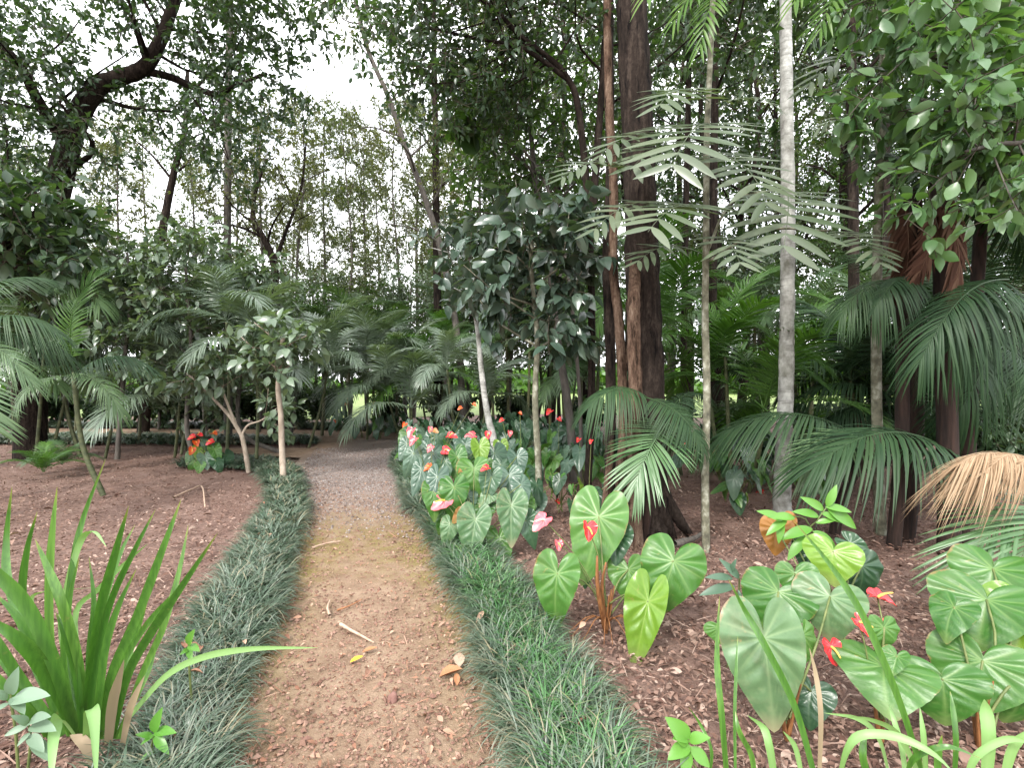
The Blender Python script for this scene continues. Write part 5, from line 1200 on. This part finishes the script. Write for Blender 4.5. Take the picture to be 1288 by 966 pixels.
lily('strap leaved lily with thin arching blades at the bottom right', b, [
    ([(1165, 990, 1.7), (1130, 880, 1.7), (1085, 775, 1.75), (1045, 712, 1.8), (998, 655, 1.85)], 12, S),
    ([(1028, 990, 1.75), (1000, 890, 1.8), (962, 812, 1.85), (938, 770, 1.9), (916, 728, 1.9)], 12, S),
    ([(915, 985, 1.8), (908, 900, 1.8), (902, 830, 1.85), (905, 750, 1.9)], 11, S),
    ([(925, 985, 1.75), (924, 900, 1.8), (926, 840, 1.85), (928, 800, 1.9)], 6, S),
    ([(1056, 985, 1.65), (1066, 945, 1.6), (1085, 925, 1.58), (1130, 928, 1.55), (1175, 950, 1.5), (1210, 985, 1.48)], 15, Pp),
    ([(1120, 985, 1.75), (1105, 930, 1.7), (1080, 905, 1.68), (1036, 897, 1.65)], 9, Pp),
    ([(1160, 985, 1.7), (1130, 925, 1.65), (1095, 905, 1.62), (1060, 902, 1.62)], 11, Pp),
    ([(1140, 985, 1.7), (1134, 940, 1.72), (1124, 905, 1.75), (1118, 885, 1.8)], 9, Pp), ([(1165, 985, 1.65), (1162, 930, 1.65), (1157, 890, 1.68)], 9, Pp),
    ([(1200, 985, 1.65), (1202, 930, 1.65), (1198, 890, 1.68), (1195, 870, 1.7)], 9, S), ([(1240, 985, 1.6), (1243, 930, 1.6), (1240, 895, 1.62), (1238, 880, 1.62)], 21, Pp),
    ([(1262, 985, 1.6), (1275, 940, 1.58), (1300, 915, 1.55)], 14, Pp), ([(1215, 985, 1.6), (1230, 950, 1.58), (1270, 930, 1.55), (1310, 940, 1.5)], 12, Pp),
    ([(1030, 985, 1.75), (1032, 900, 1.75), (1026, 850, 1.8), (1018, 815, 1.82)], 9, Bw), ([(975, 985, 1.75), (968, 940, 1.75), (960, 915, 1.78), (940, 900, 1.8)], 14, Pp), ([(1010, 985, 1.7), (1000, 940, 1.7), (985, 920, 1.7)], 9, Pp),
    ([(950, 985, 1.75), (945, 950, 1.75), (930, 920, 1.75), (925, 895, 1.78)], 10, S), ([(1095, 985, 1.65), (1085, 950, 1.65), (1090, 915, 1.68)], 12, S), ([(1180, 985, 1.6), (1180, 955, 1.6), (1185, 925, 1.6)], 11, S),
    ([(890, 985, 1.8), (895, 945, 1.8), (880, 910, 1.85), (866, 890, 1.85)], 6, S), ([(1140, 985, 1.6), (1150, 955, 1.55), (1190, 940, 1.5), (1235, 955, 1.48)], 10, S)])

def seedling(label, base, stems, leaves, mat, tmpl=T_POINT, name='seedling', barkm='stalk', wid=1.0):
    """stems: pixel paths; leaves: (px, py, Y, tx, ty, length px)"""
    root = thing(name, label, 'seedling', base); st = MB()
    for pts in stems: tube(st, [Vector(base)] + [at(*q) for q in pts], .005, .003, 6, 10)
    st.build('stem', B[barkm], root, origin=base)
    for px, py, Yd, tx, ty in leaves:
        a, t = at(px, py, Yd), at(tx, ty, Yd - .04)
        me = leafmesh(mat, tmpl, wid)
        place('leaf', me, root, a, t, (V(0, 0, H) - a).normalized() + UP * .6 + V(R.uniform(-.4, .4), 0, 0))
    return root
LMC = {}
def leafmesh(mat, tmpl, wid):
    key = (mat, id(tmpl), wid)
    if key not in LMC:
        rows = [(y, .9 * math.sin(math.pi * min(1, y * .97 + .015)) ** .8 * (1 - .35 * y) * .3 * wid) for y in np.linspace(0, 1, 10)]
        rows[0] = (0, 0); rows[-1] = (1, 0)
        v, f, t = leaf_template(rows, .35, .3); mb = MB()
        mb.add(v, f, 0, R.random(), t, [1.0 if abs(q[0]) < 1e-6 else 0.0 for q in v]); LMC[key] = mb.mesh('seedling_leaf', [L[mat]])
    return LMC[key]
seedling('pointed leaved bright seedling in front of the pale trunk', V(1.95, 3.0, 0), [[(1018, 680, 2.95), (1028, 655, 2.9), (1040, 638, 2.9)], [(1022, 668, 2.95), (1000, 650, 2.95), (985, 655, 2.9)]],
         [(1040, 640, 2.9, 1086, 664), (1038, 638, 2.9, 1074, 640), (1036, 642, 2.9, 1015, 626), (1032, 645, 2.9, 1062, 655), (1030, 650, 2.9, 1004, 640), (1026, 658, 2.9, 1050, 652), (1022, 665, 2.9, 985, 672), (1022, 668, 2.9, 1060, 690), (1000, 652, 2.9, 972, 646), (990, 654, 2.9, 965, 668), (985, 655, 2.9, 960, 640), (1015, 675, 2.9, 990, 700), (1018, 672, 2.9, 1046, 700), (1040, 638, 2.9, 1052, 612), (985, 656, 2.9, 978, 682)], 'seedling', wid=.75)
seedling('low grey green leaved sprig left of the front anthurium', V(1.1, 2.6, 0), [[(930, 735, 2.55), (918, 715, 2.5)]],
         [(925, 738, 2.5, 884, 742), (922, 728, 2.5, 893, 722), (930, 728, 2.5, 912, 706), (932, 735, 2.5, 954, 722), (928, 742, 2.5, 935, 758), (918, 722, 2.5, 924, 706)], 'herb_dark', wid=.62)
seedling('bright green four leaved seedling in the left grass border near the corner', V(-1.26, 1.86, 0), [[(192, 945, 1.84), (194, 925, 1.82)]],
         [(194, 926, 1.82, 210, 945), (194, 925, 1.82, 178, 934), (194, 922, 1.82, 214, 917), (193, 922, 1.82, 196, 900), (193, 945, 1.82, 174, 958), (193, 928, 1.82, 176, 922)], 'seedling', wid=.8)
seedling('tiny pale seedling with round leaves standing in the left grass border', V(-1.38, 2.2, 0), [[(237, 825, 2.16), (237, 810, 2.15)]],
         [(237, 812, 2.15, 238, 797), (237, 813, 2.15, 248, 815), (237, 816, 2.15, 228, 822), (237, 818, 2.15, 240, 828)], 'seedling', wid=1.0)
seedling('grey green herb at the bottom left corner before the lily', V(-1.62, 1.68, 0), [[(20, 925, 1.66), (14, 885, 1.65), (14, 870, 1.65)], [(38, 940, 1.66), (36, 910, 1.64)]],
         [(14, 875, 1.65, 14, 850), (14, 882, 1.65, 48, 868), (12, 885, 1.65, -12, 895), (14, 878, 1.65, 30, 890), (10, 880, 1.65, -8, 868), (36, 912, 1.64, 4, 925), (36, 910, 1.64, 52, 897), (38, 914, 1.64, 62, 912), (36, 912, 1.64, 22, 900), (38, 922, 1.64, 22, 936), (36, 925, 1.64, 52, 940), (40, 930, 1.64, 60, 950)], 'herb', wid=.85)
seedling('round leaved light green seedling at the bottom right of the grass border', V(.72, 1.8, 0), [[(868, 955, 1.78), (866, 930, 1.76)]],
         [(866, 935, 1.76, 848, 908), (868, 938, 1.76, 842, 950), (868, 940, 1.76, 895, 965), (866, 932, 1.76, 888, 925), (868, 945, 1.76, 858, 975), (864, 930, 1.76, 852, 926)], 'seedling', wid=1.2)
for i, (px, py, lab) in enumerate([(55, 600, 'yellowish fern like ground plant at the left edge of the left bed'), (78, 590, 'low green ground plant under the far left palms')]):
    b = gp(px, py); rng = random.Random(40 + i)
    palm('ground_plant', lab, b, radial(b + V(0, 0, .08), 9, .5, 'areca' if i == 0 else 'mid', rng, 55, 10), cat='plant')
# dark understorey plants behind the beds
SH = ['bright', 'dark', 'mid']
sp = dict(n=[10, 6], len=[.6, .3], k=9, leaf=.16, up=.6, taper=.2, tmpl=T_BIG, droop=.2)
r0 = None
shr = [(-40, 17), (20, 16.5), (75, 18), (130, 17), (180, 18.5), (225, 16.5), (280, 17), (320, 18.5), (360, 17), (405, 19), (490, 18.5), (570, 16.5), (650, 16), (740, 15), (835, 12), (930, 11.5), (1040, 11), (1130, 9.5), (1220, 8.5), (1300, 9)]
for i, (px, Yd) in enumerate(shr):
    b = V((px - CX) / F * Yd, Yd, 0)
    if r0 is None:
        t = Tree(sp, 400)
        for k in range(6):
            a = k * 1.05; t.grow([V(0, 0, 0), V(math.cos(a) * .25, math.sin(a) * .25, .5), V(math.cos(a) * .5, math.sin(a) * .5, 1.0)], .018, .008, 0, .15, 8)
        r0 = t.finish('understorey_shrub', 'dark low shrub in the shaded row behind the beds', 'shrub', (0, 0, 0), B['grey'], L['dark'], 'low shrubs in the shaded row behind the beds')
        r0.location = b
    else: dup(r0, b, i * 1.3, R.uniform(.75, 1.15) if b.x < -3.5 else R.uniform(.6, .95))

# ------------------------------------------------------------------ single fallen things
def fallen(name, label, cat, px, py, tx, ty, wid, mat, z=.045, fold=.5, rows=None):
    a, c = gp(px, py), gp(tx, ty); a.z = c.z = z
    v, f, t = leaf_template(rows or [(0, 0), (.2, .2), (.5, .28), (.8, .17), (1, 0)], fold, -.15); mb = MB(); v = v.copy(); v[:, 0] *= wid; mb.add(v, f, 0, .5, t)
    me = mb.mesh(name, [mat]); o = link(name, me); o.matrix_basis = frame(a, c, UP); return tag(o, label, cat)
def twig(name, label, cat, pts, r, mat, z=.05):
    P = [gp(*q) for q in pts]
    for q in P: q.z = z
    b = P[0].copy(); mb = MB(); tube(mb, P, r, r * .5, 6, 5 * len(P), bumpy=.3)
    o = mb.build(name, mat, None, b); o.location = b; return tag(o, label, cat)
fallen('fallen_leaf', 'small bright yellow leaf lying on the path', 'leaf', 440, 845, 457, 839, .9, B['yellow'])
fallen('fallen_leaf', 'curled brown leaf at the path edge by the right grass', 'leaf', 552, 864, 582, 858, 1.0, B['drybrown'], fold=.9)
fallen('fallen_leaf', 'reddish brown leaf lying left of the curled one', 'leaf', 455, 832, 475, 828, .8, B['drybrown'])
fallen('fallen_leaf', 'pale leaf on the right grass at the lower path edge', 'leaf', 578, 855, 577, 840, 1.0, B['drypale'], z=.06)
fallen('fallen_leaf', 'brown leaf hanging over the border below the curled one', 'leaf', 575, 875, 574, 862, .7, B['drybrown'])
twig('twig', 'pale curved twig on the path left of the middle', 'twig', [(415, 785), (412, 775), (415, 765)], .010, B['drypale'])
twig('twig', 'longer pale twig slanting on the path', 'twig', [(428, 796), (445, 806), (470, 820)], .011, B['drypale'])
twig('twig', 'short pale twig at the left path edge', 'twig', [(392, 697), (410, 691), (428, 688)], .010, B['drypale'])
twig('twig', 'thin brown twig beside the curved one', 'twig', [(424, 778), (440, 772), (455, 764)], .006, B['drybrown'])
twig('twig', 'pale forked root twig lying in the left bed', 'twig', [(218, 628), (240, 618), (254, 614), (258, 640)], .016, B['drypale'], z=.02)
twig('twig', 'grey fallen branch on the litter by the dark trunks', 'twig', [(848, 690), (870, 684), (884, 676)], .035, B['grey'], z=.04)
sb = gp(494, 890); mb = MB()
g = np.random.default_rng(9)
tube(mb, [sb + V(0, 0, -.01), sb + V(0, 0, .012), sb + V(.004, 0, .025), sb + V(.004, .002, .034)], .03, .02, 9, 8, bumpy=.3, rfun=lambda t: .022 * np.sqrt(np.maximum(.05, 1 - (t * 1.15 - .25) ** 2)))
o = mb.build('stone', B['stone'], None, sb); o.location = sb + V(0, 0, .03); tag(o, 'small reddish stone on the path near the bottom', 'stone')
